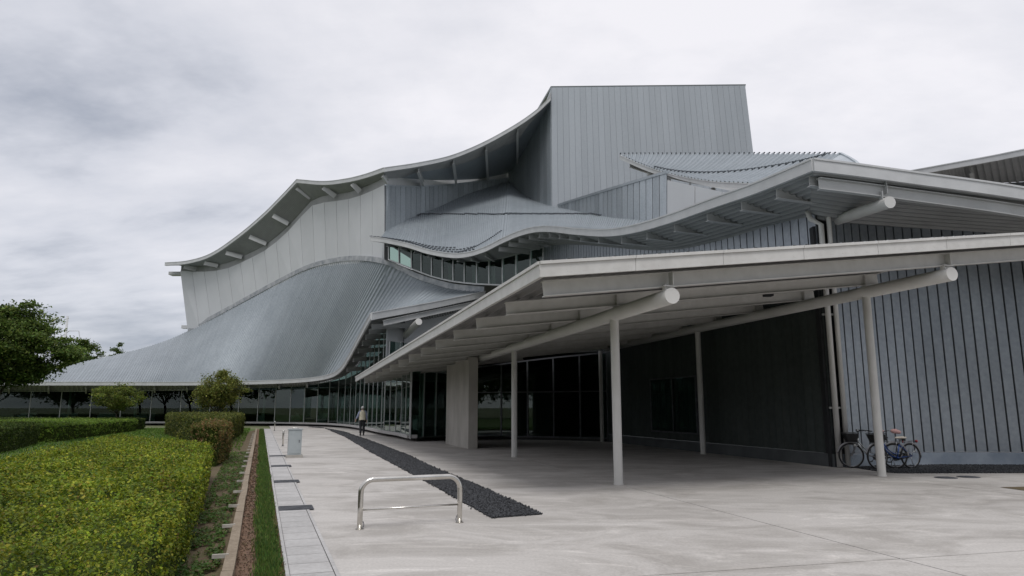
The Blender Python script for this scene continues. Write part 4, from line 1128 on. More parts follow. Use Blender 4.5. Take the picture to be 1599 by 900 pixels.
def pebbles(name, poly, dens, size, mat, near=None):
    poly = np.array([p[:2] for p in poly]); lo, hi = poly.min(0), poly.max(0)
    pts = rng.uniform(lo, hi, (int((hi - lo).prod() * dens), 2)); pts = pts[in_poly(pts, poly)] + 0.0
    pts = pts + rng.normal(0, .022, pts.shape)
    s = np.full(len(pts), size)
    if near:
        dd = np.linalg.norm(pts, axis=1); k = rng.uniform(size=len(pts)) < np.clip((near / dd) ** 1.4, .05, 1); pts = pts[k]; s = size * np.clip(dd[k] / near, 1, 3.2)
    n = len(pts); s = s * rng.uniform(.6, 1.4, n)
    base = np.array([[1, 0, 0], [0, 1, 0], [-1, 0, 0], [0, -1, 0], [0, 0, .7], [0, 0, -.7]]) * .5
    a = rng.uniform(0, 6.28, n); ca, sa = np.cos(a), np.sin(a)
    el = rng.uniform(.6, 1.1, n)
    V = np.zeros((n, 6, 3))
    for i in range(6):
        x, y, z = base[i]; x = x * (1 + 0 * a); y2 = y * el
        V[:, i, 0] = pts[:, 0] + s * (x * ca - y2 * sa) + rng.normal(0, .08, n) * s
        V[:, i, 1] = pts[:, 1] + s * (x * sa + y2 * ca) + rng.normal(0, .08, n) * s
        V[:, i, 2] = .012 + s * (z + .08)
    F = np.array([[0, 1, 4], [1, 2, 4], [2, 3, 4], [3, 0, 4], [1, 0, 5], [2, 1, 5], [3, 2, 5], [0, 3, 5]])
    f = (np.arange(n)[:, None, None] * 6 + F).reshape(-1, 3)
    g = rng.uniform(.35, 1.5, n)[:, None] * np.array([.045, .047, .051])
    return bigmesh(name, V.reshape(-1, 3), f, mat, None, np.repeat(np.clip(g, .01, .3), 6, axis=0))
M_['pebble'] = leaf_mat('pebble', 0.0)

gl_ = [(768, 810), (655, 747), (580, 707), (540, 683), (507, 669), (480, 667.2)]
gr_ = [(847, 804), (800, 782), (737, 755), (680, 732), (633, 710), (580, 690), (537, 675), (500, 667.8)]
gpoly = [gp(*q, .0) for q in gl_] + [gp(*q, .0) for q in reversed(gr_)]
o = mesh('gravel_strip', [q + [0, 0, .004] for q in gpoly], [tuple(range(len(gpoly)))], M_['gravel']); tag(o, kind='structure')
o = pebbles('gravel', gpoly, 1500, .034, M_['pebble'], 11); tag(o, 'dark grey gravel filling the narrow strip in the plaza', 'gravel', kind='stuff')
bpoly = [gp(1304, 727), gp(1340, 732), gp(1376, 737.5), gp(1403, 739.5), gp(1500, 739.5), gp(1620, 739), (24, 16, 0), (22, 17.3, 0), (18, 19.25, 0), (14.9, 20.0, 0), (12.3, 20.2, 0), (10.4, 19.8, 0)]
o = mesh('gravel_bed', [A3(q) + [0, 0, .004] for q in bpoly], [tuple(range(len(bpoly)))], M_['gravel']); tag(o, kind='structure')
o = pebbles('gravel', bpoly, 700, .045, M_['pebble']); tag(o, 'dark gravel bed along the foot of the metal front wall', 'gravel', kind='stuff')

# small covers and grass corner in the paving
for (px, py) in ((1477, 746.5), (1512, 745.3)):
    q = gp(px, py); m = MB()
    m.tube([(q[0], q[1], .002), (q[0], q[1], .010)], .24, 24).tube([(q[0], q[1], .010), (q[0], q[1], .016)], .20, 24)
    for k in (-.1, 0, .1): m.box((q[0] + k, q[1], .018), (.03, .26, .005))
    cov = m.build('manhole_cover', M_['grate'])
    tag(cov, 'small round dark drain cover ' + ('nearer the bicycles' if px < 1500 else 'farther from the bicycles, toward the right edge'), 'drain cover', 'drain covers in the paving')
gq = [gp(1562, 761.5), gp(1640, 759.5), gp(1700, 770), gp(1602, 767)]
quad('earth_patch', [q + [0, 0, .006] for q in gq], M_['moss'])

def blades(name, gen, h, wd, cols, wts, near=None, lean=.45):
    pts = gen; n = len(pts)
    hh = h * rng.uniform(.45, 1.25, n); a = rng.uniform(0, 6.28, n); ln = lean * rng.uniform(.1, 1, n) * hh
    w_ = np.full(n, wd)
    if near: w_ = wd * np.clip(np.linalg.norm(pts[:, :2], axis=1) / near, 1, 4)
    dx_, dy_ = np.cos(a), np.sin(a)
    b0 = pts + np.column_stack([-dy_ * w_, dx_ * w_, 0 * a]); b1 = pts + np.column_stack([dy_ * w_, -dx_ * w_, 0 * a])
    m0 = pts + np.column_stack([dx_ * ln * .35, dy_ * ln * .35, hh * .6]); t = pts + np.column_stack([dx_ * ln, dy_ * ln, hh])
    V = np.stack([b0, b1, m0 + np.column_stack([dy_ * w_ * .7, -dx_ * w_ * .7, 0 * a]), t], axis=1).reshape(-1, 3)
    return bigmesh(name, V, np.arange(4 * n).reshape(n, 4), M_['blade'], None, np.repeat(pal(n, cols, wts, .2), 4, axis=0))
G_cols = [(.05, .11, .025), (.09, .16, .03), (.13, .19, .04), (.16, .17, .06)]
n = 60000
sK = rng.uniform(0, 1, n) ** 1.7 * (KL + 2) - 2.5
oK = np.clip(rng.normal(-.20 + .03 * np.sin(sK * 2.3) * np.cos(sK * .9), .055, n), -.36, -.06)
gg = KO + sK[:, None] * KD + oK[:, None] * KN
o = blades('grass_strip', np.column_stack([gg, np.zeros(n)]), .085, .0032, G_cols, (3, 4, 2, 1), 6)
tag(o, 'narrow strip of rough green grass between soil trench and kerb', 'grass', kind='stuff')
cl = [kp(-3, -.50), kp(-3, -.10), kp(26, -.10), kp(26, -.50)]
o = pebbles('soil_clods', cl, 700, .018, M_['pebble'], 8)
nv = len(o.data.vertices) // 6
o.data.attributes['tint'].data.foreach_set('color', np.repeat(np.column_stack([pal(nv, [(.095, .06, .034), (.14, .092, .055), (.07, .046, .027), (.17, .13, .09)], (3, 3, 2, 1)), np.ones(nv)]), 6, axis=0).astype(np.float32).ravel())
tag(o, 'crumbly brown soil in the trench beside the timber edging', 'soil', kind='stuff')
# weeds and clover on the earth beside the hedge
n = 24000
sK = rng.uniform(0, 1, n) ** 1.5 * 22 - 2; oK = -.66 - rng.uniform(0, 1, n) ** 1.0 * (.45 + .012 * sK)
mask = wob(sK * 1.9, oK * 6) + .35 * wob(sK * 5, oK * 11) > -.12
sK, oK = sK[mask], oK[mask]; n = len(sK)
gg = KO + sK[:, None] * KD + oK[:, None] * KN
P = np.column_stack([gg, rng.uniform(.01, .06, n)])
v, q, cc = leaves(P, rng.normal(0, .35, (n, 3)) + [0, 0, 1], .036 * rng.uniform(.5, 1.6, n), pal(n, [(.06, .12, .02), (.09, .15, .035), (.12, .13, .04), (.15, .10, .05)], (4, 4, 1, 1)), .75)
o = bigmesh('ground_weeds', v, q, M_['leaf'], None, cc); tag(o, 'low leafy weeds on bare earth beside the long hedge', 'weeds', kind='stuff')
n = 2500
sK = rng.uniform(0, 1, n) ** 1.5 * 25 - 2; oK = np.clip(rng.normal(-.075, .02, n), -.12, -.03)
gg = KO + sK[:, None] * KD + oK[:, None] * KN
v, q, cc = leaves(np.column_stack([gg, rng.uniform(.005, .05, n)]), rng.normal(0, .5, (n, 3)) + [0, 0, 1], .026 * rng.uniform(.5, 1.5, n), pal(n, [(.10, .12, .03), (.16, .10, .05), (.20, .13, .06), (.08, .13, .02)], (2, 2, 1, 2)), .6)
o = bigmesh('leaf_litter', v, q, M_['leaf'], None, cc); tag(o, 'dry leaves and sprouts along the kerb edge', 'leaf litter', kind='stuff')
# lawn grass where it shows between hedges
lp_ = rng.uniform([-34, 20], [-9, 56], (60000, 2))
lp_ = lp_[((lp_ - KO) @ KN) < -1.0]
lo_ = np.column_stack([lp_, np.full(len(lp_), -.01)])
o = blades('lawn_grass', lo_, .07, .012, [(.07, .14, .02), (.11, .20, .03), (.15, .22, .05)], (2, 3, 2), 20)
tag(o, 'short bright lawn between the clipped hedges', 'grass', kind='stuff')

kk = lambda s, o: kp(s, o)[:2]
Y_G = [(.25, .30, .024), (.17, .235, .02), (.09, .145, .016), (.34, .34, .036), (.20, .14, .04)]
hedge('hedge', [kk(-9, -.86), kk(0, -.98), kk(10.2, -1.34), (-11.3, 20.2), (-9.7, 14.6), (-7.7, 10.5), (-5.2, 4), (-2.6, -2.5)], .80,
      'broad low yellow-green hedge filling the near left corner', 1250, .022, Y_G, (5, 4.5, 3.5, 2.6, .3), near=4.8, shoot=.085, wave=.07, hollow=(4.2, .12, .035))
D_G = [(.05, .085, .017), (.08, .12, .021), (.045, .065, .014), (.12, .155, .028)]
L_G = [(.16, .26, .03), (.11, .19, .028), (.21, .30, .045), (.08, .13, .022)]
hedge('hedge', [(-10.9, 26), (-17.3, 45.5), (-22.5, 46.5), (-21.4, 43.5)], 1.22, 'taller dark green hedge with flat top beside the brown bush', 150, .07, [(.08, .10, .018), (.13, .15, .027), (.06, .08, .018), (.19, .19, .045)], (3, 3, 2, 2), shoot=.10)
hedge('hedge', [(-17.0, 22.5), (-19.0, 27.0), (-21.4, 32.0), (-30, 33), (-34, 24)], .92, 'dark block of hedge at the left edge under the big tree', 130, .06, D_G, (3, 3, 2, 1), shoot=.08)
hedge('hedge', [(-21.6, 33.2), (-26.3, 49.5), (-33, 50.5), (-33, 34)], .78, 'bright lime-green hedge with long flat top beyond the dark block', 110, .075, L_G, (4, 3, 3, 1), shoot=.08)
hedge('hedge', [(-27.5, 51.5), (-27.8, 53.5), (-56, 55), (-56, 52.5)], .80, 'thin dark hedge farthest back, below the foyer glass', 90, .08, D_G, (3, 3, 2, 1), shoot=.08)
# browned shrub at the end of the tall hedge
hedge('brown_bush', [(-8.15, 19.6), (-8.75, 19.3), (-9.7, 22.6), (-9.1, 22.9)], 1.13, 'half-withered brownish bush at the near end of the tall dark hedge', 420, .05, [(.24, .14, .06), (.15, .14, .035), (.11, .14, .03), (.28, .19, .07)], (2.4, 2.2, 3, 1.5), shoot=.12, wave=.09)
bpy.data.objects['brown_bush']['category'] = 'bush'

# trees
G1 = [(.075, .125, .026), (.11, .17, .036), (.16, .21, .05), (.055, .085, .02)]
tree('maple_tree', gp(-14, 692) * [1, 1, 0], 6.4, 2.45, 'large dark green spreading tree at the left edge', [(.085, .135, .028), (.12, .18, .038), (.17, .22, .05), (.06, .095, .022)], (3, 3, 2, 2), 230, .14, 270, .28, .16, .36)
M1 = [(.14, .19, .035), (.19, .23, .042), (.10, .14, .03), (.24, .245, .055)]
tree('young_maple', (-28.4, 50.5, 0), 3.25, 1.45, 'small rounded green maple standing in front of the foyer glass', M1, (3, 3, 2, 1), 60, .12, 120, .36, .05, .5)
tree('young_maple', (-19.6, 46.8, 0), 4.0, 1.5, 'taller loose yellowish maple above the tall dark hedge', [(.19, .205, .04), (.14, .17, .035), (.25, .245, .06), (.10, .13, .03)], (3, 3, 2, 1), 65, .12, 110, .30, .05, .6, stems=3)
tree('far_tree', at(124, 600, 92) * [1, 1, 0], 10.6, 2.3, 'dark bushy treetop showing just above the low roof end', G1, (3, 3, 2, 2), 110, .26, 110, .3, .18, .6)
tree('far_tree', at(181, 600, 104) * [1, 1, 0], 11.2, 1.6, 'tiny treetop peeping over the roof slope', G1, (3, 3, 2, 2), 30, .28, 60, .3, .14, .6)
protos = [tree('street_tree', (x, y, 0), h_, 5.4, 'broad dark green tree across the car park, mirrored in the foyer glass', G1, (3, 3, 2, 2), 90, .55, 60, .18, .22, .7, group='trees across the car park mirrored in the glass') for x, y, h_ in ((-38, -28, 10), (-27, -34, 12))]
for i in range(22):
    src = protos[i % 2]; c = src.copy(); COL.objects.link(c)
    c.location = (-19 + i * 6.2, -30 - 6 * math.sin(i * 2.1), 0) if i < 13 else (-46 - (i - 13) * 3.2, -24 + (i - 13) * 7.5, 0)
    c.rotation_euler = (0, 0, i * 1.3); k_ = .85 + .3 * ((i * 7) % 5) / 5; c.scale = (k_, k_, k_)
    for ch in src.children:
        d = ch.copy(); COL.objects.link(d); d.parent = c; d.matrix_parent_inverse = ch.matrix_parent_inverse.copy()
quad('car_park', [(-45, -24, -.02), (60, -24, -.02), (60, -7, -.02), (-10, -7, -.02), (-16, -2, -.02), (-45, -2, -.02)], noisy('asphalt', (.04, .04, .042), (.065, .065, .066), 4, .9))
# utility pole far behind the roof
pq = at(94, 600, 96); pole = thing('utility_pole', (pq[0], pq[1], 0), 'thin grey utility pole rising behind the big left tree', 'utility pole')
zt_ = at(94, 494, 96)[2]
MB().tube([(pq[0], pq[1], 0), (pq[0], pq[1], zt_)], [.20, .14], 10).build('pole', M_['trim'], pole, True)
m = MB(); a, b, c = at(104, 520, 96), at(108, 517, 96), at(123, 517, 96); m.tube([at(94, 527, 96), b, c, at(126, 536, 96)], .05, 6); m.build('cross_arm', M_['trim'], pole)
MB().tube([at(99, 538, 96), at(99, 551, 96)], .45, 12).build('transformer', M_['trim'], pole)

# ================================================================== STREET FURNITURE
bx = gp(459, 714.5); cab = thing('utility_cabinet', bx, 'grey galvanised utility cabinet standing on the plaza beside the kerb', 'cabinet')
rz_ = krz - math.pi / 2
def loc(o, x, y, z): 
    c_, s_ = math.cos(rz_), math.sin(rz_); return (o[0] + x * c_ - y * s_, o[1] + x * s_ + y * c_, z)
MB().box(loc(bx, 0, 0, .045), (.52, .44, .09), rz_).build('base', M_['concrete_wall'], cab)
MB().box(loc(bx, 0, 0, .49), (.42, .34, .80), rz_).build('body', M_['box_steel'], cab)
MB().box(loc(bx, 0, 0, .905), (.47, .39, .03), rz_).build('lid', M_['box_steel'], cab)
dr = MB().box(loc(bx, 0, -.176, .49), (.36, .012, .72), rz_).build('door', M_['box_steel'], cab)
MB().box(loc(bx, .13, -.188, .52), (.025, .015, .09), rz_).build('handle', M_['grate'], dr)
MB().tube([loc(bx, -.08, 0, .92), loc(bx, -.08, 0, .955), loc(bx, .08, 0, .955), loc(bx, .08, 0, .92)], .012, 8).build('lifting_ring', M_['steel'], cab)

for (px, py, h_, r_, lab) in ((441.5, 697, .66, .035, 'slim weathered marker post just behind the grey cabinet'), (428.5, 673, .68, .035, 'slim pale marker post far along the kerb')):
    q = gp(px, py); t_ = thing('marker_post', q, lab, 'post', 'marker posts along the kerb')
    MB().tube([(q[0], q[1], -.02), (q[0], q[1], h_ - .03), (q[0], q[1], h_)], [r_, r_, r_ * .6], 12).build('post', M_['steel'], t_, True)
    MB().tube([(q[0], q[1], 0), (q[0], q[1], .015)], r_ * 1.7, 12).build('base_ring', M_['grate'], t_)

# stainless barrier
bl, br = gp(561.5, 827), gp(717.5, 816.5)
bar = thing('barrier_rail', (bl + br) / 2, 'low stainless steel hoop barrier standing on the plaza', 'barrier')
dv = (br - bl); wd = np.linalg.norm(dv); dv /= wd; Hh, R_ = .64, .17
path = [bl + [0, 0, -.05], bl + [0, 0, .3], bl + [0, 0, Hh - R_]]
for k in range(1, 9):
    a = math.pi / 2 * k / 8; path.append(bl + dv * (R_ - R_ * math.cos(a)) + [0, 0, Hh - R_ + R_ * math.sin(a)])
for k in range(0, 9):
    a = math.pi / 2 * k / 8; path.append(br - dv * (R_ - R_ * math.sin(a)) + [0, 0, Hh - R_ + R_ * math.cos(a)])
path += [br + [0, 0, .3], br + [0, 0, -.05]]
MB().tube(path, .036, 18).build('hoop', M_['steel'], bar, True)
MB().tube([bl + [0, 0, .25], br + [0, 0, .25]], .013, 12).build('crossbar', M_['steel'], bar, True)
for q, sgn in ((bl, 1), (br, -1)):
    MB().tube([q + [0, 0, .0], q + [0, 0, .008]], .058, 18).build('floor_flange', M_['steel'], bar)
    MB().tube([q + dv * sgn * .045 + [0, 0, .1], q + dv * sgn * .055 + [0, 0, .05], q + dv * sgn * .045 + [0, 0, .02]], .006, 6).build('lock_hook', M_['grate'], bar)

# ================================================================== BICYCLES
def flatmat(name, c, rough=.5, metal=0.0): return noisy(name, tuple(x * .9 for x in c), tuple(min(1, x * 1.1) for x in c), 9, rough, metal)
M_['tyre'] = flatmat('tyre', (.018, .018, .018), .8); M_['chrome'] = flatmat('chrome', (.26, .26, .27), .3, .9)
M_['blue_paint'] = flatmat('blue_paint', (.02, .06, .22), .3, .2); M_['silver_paint'] = flatmat('silver_paint', (.34, .35, .36), .3, .6)
M_['black_plastic'] = flatmat('black_plastic', (.015, .015, .016), .5); M_['pink_cloth'] = flatmat('pink_cloth', (.55, .33, .31), .9)
M_['cream'] = flatmat('cream', (.55, .50, .42), .6); M_['red_lens'] = flatmat('red_lens', (.4, .02, .02), .2); M_['white_lens'] = flatmat('white_lens', (.7, .7, .68), .2)

def bicycle(loc_, yaw, paint, label, pink, saddle):
    b = thing('bicycle', loc_, label, 'bicycle', 'bicycles parked by the metal wall', True, yaw)
    R = .315; xr, xf = -.54, .54
    def ring(cx, r, tr, seg=36): return [(cx + r * math.cos(2 * math.pi * k / seg), 0, R + .01 + r * math.sin(2 * math.pi * k / seg)) for k in range(seg)]
    for cx, nm in ((xf, 'front_wheel'), (xr, 'rear_wheel')):
        hub = MB().tube([(cx, -.05, R + .01), (cx, .05, R + .01)], .022, 12).build(nm, M_['chrome'], b)
        MB().tube(ring(cx, R - .008, 0), .023, 8, closed=True).build('tyre', M_['tyre'], hub, True)
        MB().tube(ring(cx, R - .03, 0), .009, 6, closed=True).build('rim', M_['chrome'], hub, True)
        sp = MB()
        for k in range(28):
            a = 2 * math.pi * k / 28; a2 = a + (.35 if k % 2 else -.35); y = .03 if k % 4 < 2 else -.03
            sp.tube([(cx + .02 * math.cos(a2), y, R + .01 + .02 * math.sin(a2)), (cx + (R - .03) * math.cos(a), 0, R + .01 + (R - .03) * math.sin(a))], .0016, 4, False)
        sp.build('spokes', M_['chrome'], hub)['kind'] = 'stuff'
    bb = (-.10, 0, .28); st = (-.20, 0, .62); hd0 = (.36, 0, .62); hd1 = (.33, 0, .78)
    fr_ = MB()
    fr_.tube([hd0, hd1], .020, 12).tube([bb, st], .016, 12)
    fr_.tube([(.355, 0, .65), (.24, 0, .47), (.08, 0, .33), bb], .020, 12)                       # curved step-through tube
    fr_.tube([(.345, 0, .71), (.20, 0, .52), (.03, 0, .40), (-.13, 0, .37)], .014, 10)
    for y in (-.055, .055):
        fr_.tube([(bb[0], y * .5, bb[2]), (xr, y, R + .01)], .010, 8).tube([(st[0], y * .4, st[2] - .02), (xr, y, R + .01)], .009, 8)
    fr_.tube([(bb[0], -.045, bb[2]), (bb[0], .045, bb[2])], .025, 12)
    fr_.build('frame', paint, b, True)
    fk = MB()
    for y in (-.05, .05): fk.tube([(hd0[0], y * .6, hd0[2] + .0), (.43, y, .52), (.48, y, .42), (xf, y, R + .01)], .011, 8)
    fk.tube([(hd0[0], -.04, hd0[2]), (hd0[0], .04, hd0[2])], .018, 10)
    fk.build('fork', M_['chrome'], b, True)
    for cx, a0, a1, nm in ((xf, .15, 2.6, 'front_fender'), (xr, -.15, 3.3, 'rear_fender')):
        pr = [(cx + (R + .032) * math.cos(a), 0, R + .01 + (R + .032) * math.sin(a)) for a in np.linspace(a0 if cx == xf else 3.3, a1 if cx == xf else .2, 16)]
        MB().tube(pr, .024, 8, flat=.3).build(nm, M_['chrome'], b, True)
    MB().tube([st, (-.245, 0, .76)], .013, 10).build('seat_post', M_['chrome'], b, True)
    sm = MB()
    rows_ = [(-.39, .085, .035), (-.34, .105, .05), (-.27, .10, .05), (-.19, .055, .042), (-.12, .03, .035), (-.08, .018, .02)]
    v_ = []; f_ = []
    for x_, w_, t_ in rows_:
        for k in range(10):
            a = 2 * math.pi * k / 10; v_.append((x_, w_ * math.cos(a), .80 + t_ * .7 * math.sin(a)))
    for i in range(5):
        for k in range(10): f_.append((i * 10 + k, i * 10 + (k + 1) % 10, (i + 1) * 10 + (k + 1) % 10, (i + 1) * 10 + k))
    f_ += [tuple(range(10)), tuple(50 + k for k in range(9, -1, -1))]
    sd_ = sm.add(v_, f_).build('saddle', saddle, b, True)
    MB().tube([(-.37, .05, .755), (-.30, .05, .73), (-.22, .03, .75)], .008, 6).tube([(-.37, -.05, .755), (-.30, -.05, .73), (-.22, -.03, .75)], .008, 6).tube([(-.36, -.06, .745), (-.36, .06, .745)], .02, 8).build('saddle_springs', M_['black_plastic'], sd_)
    hb = MB().tube([hd1, (.315, 0, .93)], .013, 10)
    gripp = {}
    for y in (-1, 1):
        hb.tube([(.315, 0, .93), (.34, .10 * y, .97), (.30, .22 * y, 1.0), (.17, .27 * y, .985), (.06, .28 * y, .97)], .011, 10)
    h_o = hb.build('handlebar', M_['chrome'] if pink else M_['black_plastic'], b, True)
    for y in (-1, 1):
        MB().tube([(.17, .27 * y, .985), (.05, .28 * y, .97)], .017, 10).build('grip', M_['black_plastic'], h_o, True)
        MB().tube([(.25, .255 * y, .985), (.19, .29 * y, .95), (.10, .30 * y, .945)], .006, 6).build('brake_lever', M_['chrome'], h_o, True)
        if pink:
            pts_ = [(.27, .24 * y, .99), (.22, .255 * y, .985), (.15, .27 * y, .98), (.08, .28 * y, .965), (.02, .285 * y, .95)]
            MB().tube(pts_, [.03, .062, .068, .058, .045], 12, flat=.9).build('hand_cover', M_['pink_cloth'], h_o, True)
    MB().tube([(.33, -.0, .95), (.33, 0, 1.0)], .03, 12).build('bell', M_['chrome'], h_o, True)
    # wire basket
    bk = MB(); c0, c1 = (.47, .18, .69), (.52, .20, .95)
    x0b, x1b, x0t, x1t = .40, .62, .36, .70
    def lp_r(t, nseg=6):
        xa, xb = x0b + (x0t - x0b) * t, x1b + (x1t - x1b) * t; yw = .13 + .05 * t; z = .68 + .24 * t
        return [(xa, -yw, z), (xb, -yw, z), (xb, yw, z), (xa, yw, z)]
    for t in np.linspace(0, 1, 9):
        r_ = lp_r(t); bk.tube(r_ + [r_[0]], .004 if 0 < t < 1 else .007, 5, False)
    for e_ in range(4):
        for k in np.linspace(0, 1, 9)[:-1]:
            lo2, hi2 = lp_r(0), lp_r(1)
            pA_ = A3(lo2[e_]) * (1 - k) + A3(lo2[(e_ + 1) % 4]) * k; pB_ = A3(hi2[e_]) * (1 - k) + A3(hi2[(e_ + 1) % 4]) * k
            bk.tube([pA_, pB_], .0035, 4, False)
    for k in np.linspace(.1, .9, 6): bk.tube([(x0b + (x1b - x0b) * k, -.13, .68), (x0b + (x1b - x0b) * k, .13, .68)], .0035, 4, False)
    bo = bk.build('basket', M_['black_plastic'], b)
    # woven lining panels inside the wires
    ln_ = MB(); lo2, hi2 = lp_r(.03), lp_r(.9)
    for e_ in range(4):
        a_, b_ = A3(lo2[e_]), A3(lo2[(e_ + 1) % 4]); c_, d_ = A3(hi2[(e_ + 1) % 4]), A3(hi2[e_]); cen = np.array([.52, 0, .8])
        sh = lambda p: p + (cen - p) * .04
        ln_.add([sh(a_), sh(b_), sh(c_), sh(d_)], [(0, 1, 2, 3)])
    ln_.add([A3(p) for p in lp_r(.03)], [(0, 1, 2, 3)]).build('basket_lining', M_['black_plastic'], bo)
    # chain case, crank, pedals, rack, stand, lights
    cc_ = [(-.10 + .085 * math.cos(a), .055, .28 + .085 * math.sin(a)) for a in np.linspace(-math.pi / 2, math.pi / 2, 9)] + [(xr + .05 * math.cos(a), .055, R + .01 + .05 * math.sin(a)) for a in np.linspace(math.pi / 2, 3 * math.pi / 2, 9)]
    m = MB(); nC = len(cc_); m.add(cc_ + [(p[0], .08, p[2]) for p in cc_], [tuple(range(nC)), tuple(reversed(range(nC, 2 * nC)))] + [(i, nC + i, nC + (i + 1) % nC, (i + 1) % nC) for i in range(nC)])
    # the drive side faces the viewer
    mm = MB(); mm.add([(p[0], -p[1], p[2]) for p in m.v], [tuple(reversed(f)) for f in m.f]); mm.build('chain_case', M_['black_plastic'], b)
    for y, a in ((-.10, -.8), (.10, 2.34)):
        e_ = (-.10 + .165 * math.cos(a), y, .28 + .165 * math.sin(a))
        pc = MB().tube([(-.10, y * .7, .28), (-.10, y, .28), e_], .010, 8).build('crank', M_['chrome'], b, True)
        MB().box((e_[0], e_[1] + y * .5, e_[2]), (.09, .08, .022)).build('pedal', M_['black_plastic'], pc)
    rk = MB()
    for y in (-.06, .06): rk.tube([(-.26, y, .70), (-.74, y, .71)], .006, 6).tube([(-.60, y, .705), (xr, y, R + .01)], .005, 6)
    for x_ in np.linspace(-.32, -.74, 6): rk.tube([(x_, -.06, .705), (x_, .06, .705)], .005, 6)
    rk_o = rk.build('rear_rack', M_['chrome'], b, True)
    MB().tube([(-.76, 0, .70), (-.79, 0, .70)], .035, 12).build('rear_reflector', M_['red_lens'], rk_o, True)
    MB().tube([(-.46, .09, .30), (-.50, .12, .012)], .008, 8).tube([(-.46, -.09, .30), (-.50, -.12, .012)], .008, 8).tube([(-.50, -.12, .012), (-.50, .12, .012)], .008, 8).build('kickstand', M_['chrome'], b, True)
    MB().tube([(.40, .0, .60), (.46, 0, .59)], [.028, .04], 12).build('headlight', M_['white_lens'], b, True)
    return b
q1a, q1b = gp(1330.5, 727.5), gp(1376, 730.5)
m1 = (q1a + q1b) / 2; y1 = math.atan2(q1a[1] - q1b[1], q1a[0] - q1b[0])
q2a, q2b = gp(1374, 732.5), gp(1424, 731)
m2 = (q2a + q2b) / 2; y2 = math.atan2(q2a[1] - q2b[1], q2a[0] - q2b[0])
bicycle((m1[0] * .965 + .21, m1[1] - .66, .015), math.radians(171), M_['silver_paint'], 'silver city bicycle with black basket, partly behind the canopy column', False, M_['black_plastic'])
bicycle((m2[0] * .985 - .03, m2[1] - .30, .015), math.radians(196), M_['blue_paint'], 'blue city bicycle with pink hand covers and cream saddle', True, M_['cream'])

# ================================================================== PERSON
M_['skin'] = flatmat('skin', (.48, .30, .22), .6); M_['shirt'] = flatmat('shirt', (.26, .29, .40), .9); M_['vest'] = flatmat('vest', (.62, .58, .44), .9)
M_['trouser'] = flatmat('trouser', (.022, .023, .027), .9); M_['cap'] = flatmat('cap', (.72, .71, .68), .8); M_['shoe'] = flatmat('shoe', (.02, .02, .02), .6); M_['hair'] = flatmat('hair', (.25, .24, .23), .8)
def skin_obj(name, V, E, Rr, mat, parent, root=0, sub=2):
    me = bpy.data.meshes.new(name); me.from_pydata([tuple(v) for v in V], E, []); me.update()
    o = bpy.data.objects.new(name, me); COL.objects.link(o)
    o.modifiers.new('skin', 'SKIN')
    if not me.skin_vertices: me.attributes  # layer is made by the modifier
    bm_layer = me.skin_vertices[0].data
    for i, r_ in enumerate(Rr):
        bm_layer[i].radius = (r_, r_) if not hasattr(r_, '__len__') else r_
        bm_layer[i].use_root = (i == root)
    sb = o.modifiers.new('sub', 'SUBSURF'); sb.levels = sub; sb.render_levels = sub
    dg = bpy.context.evaluated_depsgraph_get(); dg.update()
    nm = bpy.data.meshes.new_from_object(o.evaluated_get(dg))
    o.modifiers.clear(); o.data = nm; nm.name = name; nm.materials.clear(); nm.materials.append(mat)
    nm.polygons.foreach_set('use_smooth', [True] * len(nm.polygons))
    parent_to(o, parent); return o
pq = gp(565, 680.5)
per = thing('person', pq, 'person in pale vest, dark trousers and light cap walking away along the glass', 'person', None, True, math.radians(14))
V = [(0, 0, .92), (0, 0, 1.08), (0, .01, 1.28), (0, 0, 1.40), (0, .01, 1.47), (0, .02, 1.55), (0, .02, 1.63),
     (.18, 0, 1.37), (.235, -.02, 1.12), (.25, .06, .90), (.25, .075, .83),
     (-.18, 0, 1.37), (-.27, -.03, 1.13), (-.36, .04, .95), (-.385, .06, .885),
     (.09, 0, .87), (.09, .05, .48), (.09, -.02, .09), (.09, .12, .045),
     (-.09, 0, .87), (-.09, .02, .48), (-.085, -.10, .10), (-.09, .03, .045),
     (0, .115, 1.545)]
E = [(0, 1), (1, 2), (2, 3), (3, 4), (4, 5), (5, 6), (3, 7), (7, 8), (8, 9), (9, 10), (3, 11), (11, 12), (12, 13), (13, 14), (0, 15), (15, 16), (16, 17), (17, 18), (0, 19), (19, 20), (20, 21), (21, 22), (5, 23)]
Rr = [(.14, .10), (.135, .095), (.15, .10), (.11, .08), .052, (.078, .092), (.07, .082), .052, .042, .032, (.04, .02), .052, .042, .032, (.04, .02), .085, .058, .04, (.04, .03), .085, .058, .04, (.04, .03), .018]
for s_, w0 in ((1, 10), (-1, 14)):
    wx = np.array(V[w0])
    for k, (ox, oy, l_) in enumerate(((-.022 * s_, .02, .075), (-.006 * s_, .028, .085), (.010 * s_, .02, .078), (.024 * s_, .01, .062))):
        i = len(V); b_ = wx + [ox, oy * .3, -.03]
        V += [tuple(b_), tuple(b_ + [0, .004, -l_ * .55]), tuple(b_ + [0, .016, -l_])]; E += [(w0, i), (i, i + 1), (i + 1, i + 2)]; Rr += [.009, .008, .007]
    i = len(V); V += [tuple(wx + [-.01 * s_, .035, -.01]), tuple(wx + [-.012 * s_, .055, -.045])]; E += [(w0, i), (i, i + 1)]; Rr += [.011, .009]
body = skin_obj('body', V, E, Rr, M_['skin'], per)
tr_V = [V[0], V[15], V[16], V[17], V[19], V[20], V[21], (0, 0, 1.0)]
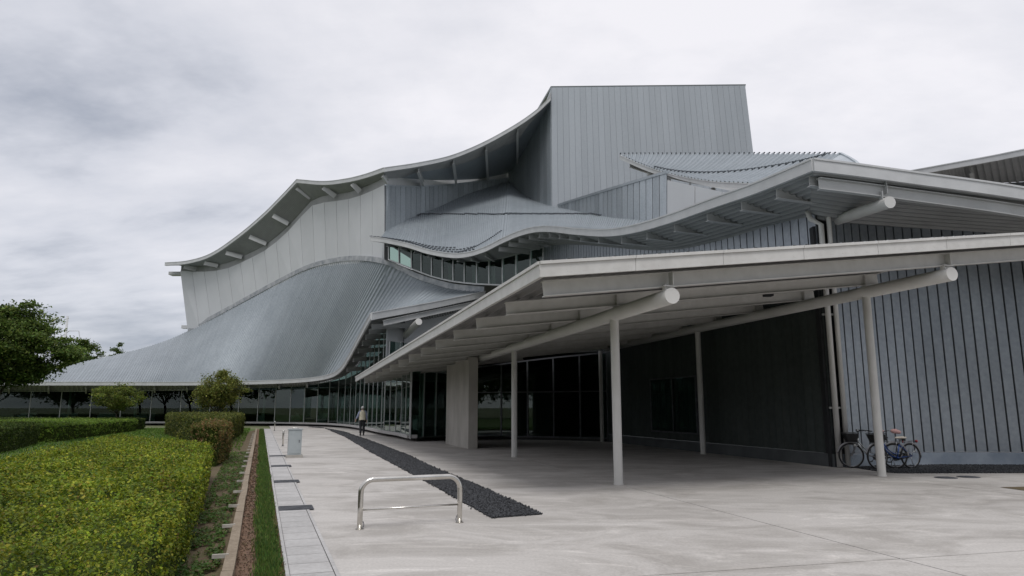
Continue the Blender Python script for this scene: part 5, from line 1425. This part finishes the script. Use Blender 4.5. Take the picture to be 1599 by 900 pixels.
skin_obj('trousers', tr_V, [(0, 1), (1, 2), (2, 3), (0, 4), (4, 5), (5, 6), (0, 7)], [(.165, .125), .105, .082, .068, .105, .082, .068, (.158, .118)], M_['trouser'], per)
skin_obj('shirt', [V[2], V[7], V[8], V[9], V[11], V[12], V[13], V[3]], [(0, 7), (7, 1), (1, 2), (2, 3), (7, 4), (4, 5), (5, 6)], [(.15, .11), .07, .06, .048, .07, .06, .048, (.10, .085)], M_['shirt'], per)
def loft(rings, seg=18):
    v = []; f = []
    for (cx, cy, cz_, rx, ry) in rings:
        for k in range(seg):
            a = 2 * math.pi * k / seg; v.append((cx + rx * math.cos(a), cy + ry * math.sin(a), cz_))
    for i in range(len(rings) - 1):
        for k in range(seg): f.append((i * seg + k, i * seg + (k + 1) % seg, (i + 1) * seg + (k + 1) % seg, (i + 1) * seg + k))
    return MB().add(v, f)
loft([(0, 0, .90, .195, .15), (0, 0, .98, .19, .148), (0, 0, 1.10, .182, .14), (0, .005, 1.25, .195, .145), (0, .005, 1.36, .19, .13), (0, .005, 1.42, .13, .10), (0, .01, 1.455, .075, .075)]).build('vest', M_['vest'], per, True)
loft([(0, .02, 1.50, .074, .085), (0, .015, 1.54, .082, .096), (0, .01, 1.575, .084, .098), (0, .01, 1.60, .08, .094)]).build('hair', M_['hair'], per, True)
cp = loft([(0, .02, 1.585, .092, .108), (0, .02, 1.62, .092, .107), (0, .02, 1.66, .080, .093), (0, .02, 1.69, .05, .06), (0, .02, 1.70, .003, .003)]); cp.hexa([(-.07, .11, 1.585), (.07, .11, 1.585), (.05, .19, 1.575), (-.05, .19, 1.575)], [(-.07, .11, 1.597), (.07, .11, 1.597), (.05, .19, 1.587), (-.05, .19, 1.587)]); cp.build('cap', M_['cap'], per, True)
for (x_, y_) in ((.09, .04), (-.09, -.05)):
    loft([(x_, y_, .003, .045, .13), (x_, y_, .03, .05, .135), (x_, y_ - .02, .07, .045, .10), (x_, y_ - .06, .11, .042, .05)], 12).build('shoe', M_['shoe'], per, True)
for s_ in (-1, 1): MB().sphere((.082 * s_, .015, 1.55), .026, 8, 6, (.5, .8, 1.2)).build('ear', M_['skin'], body, True)
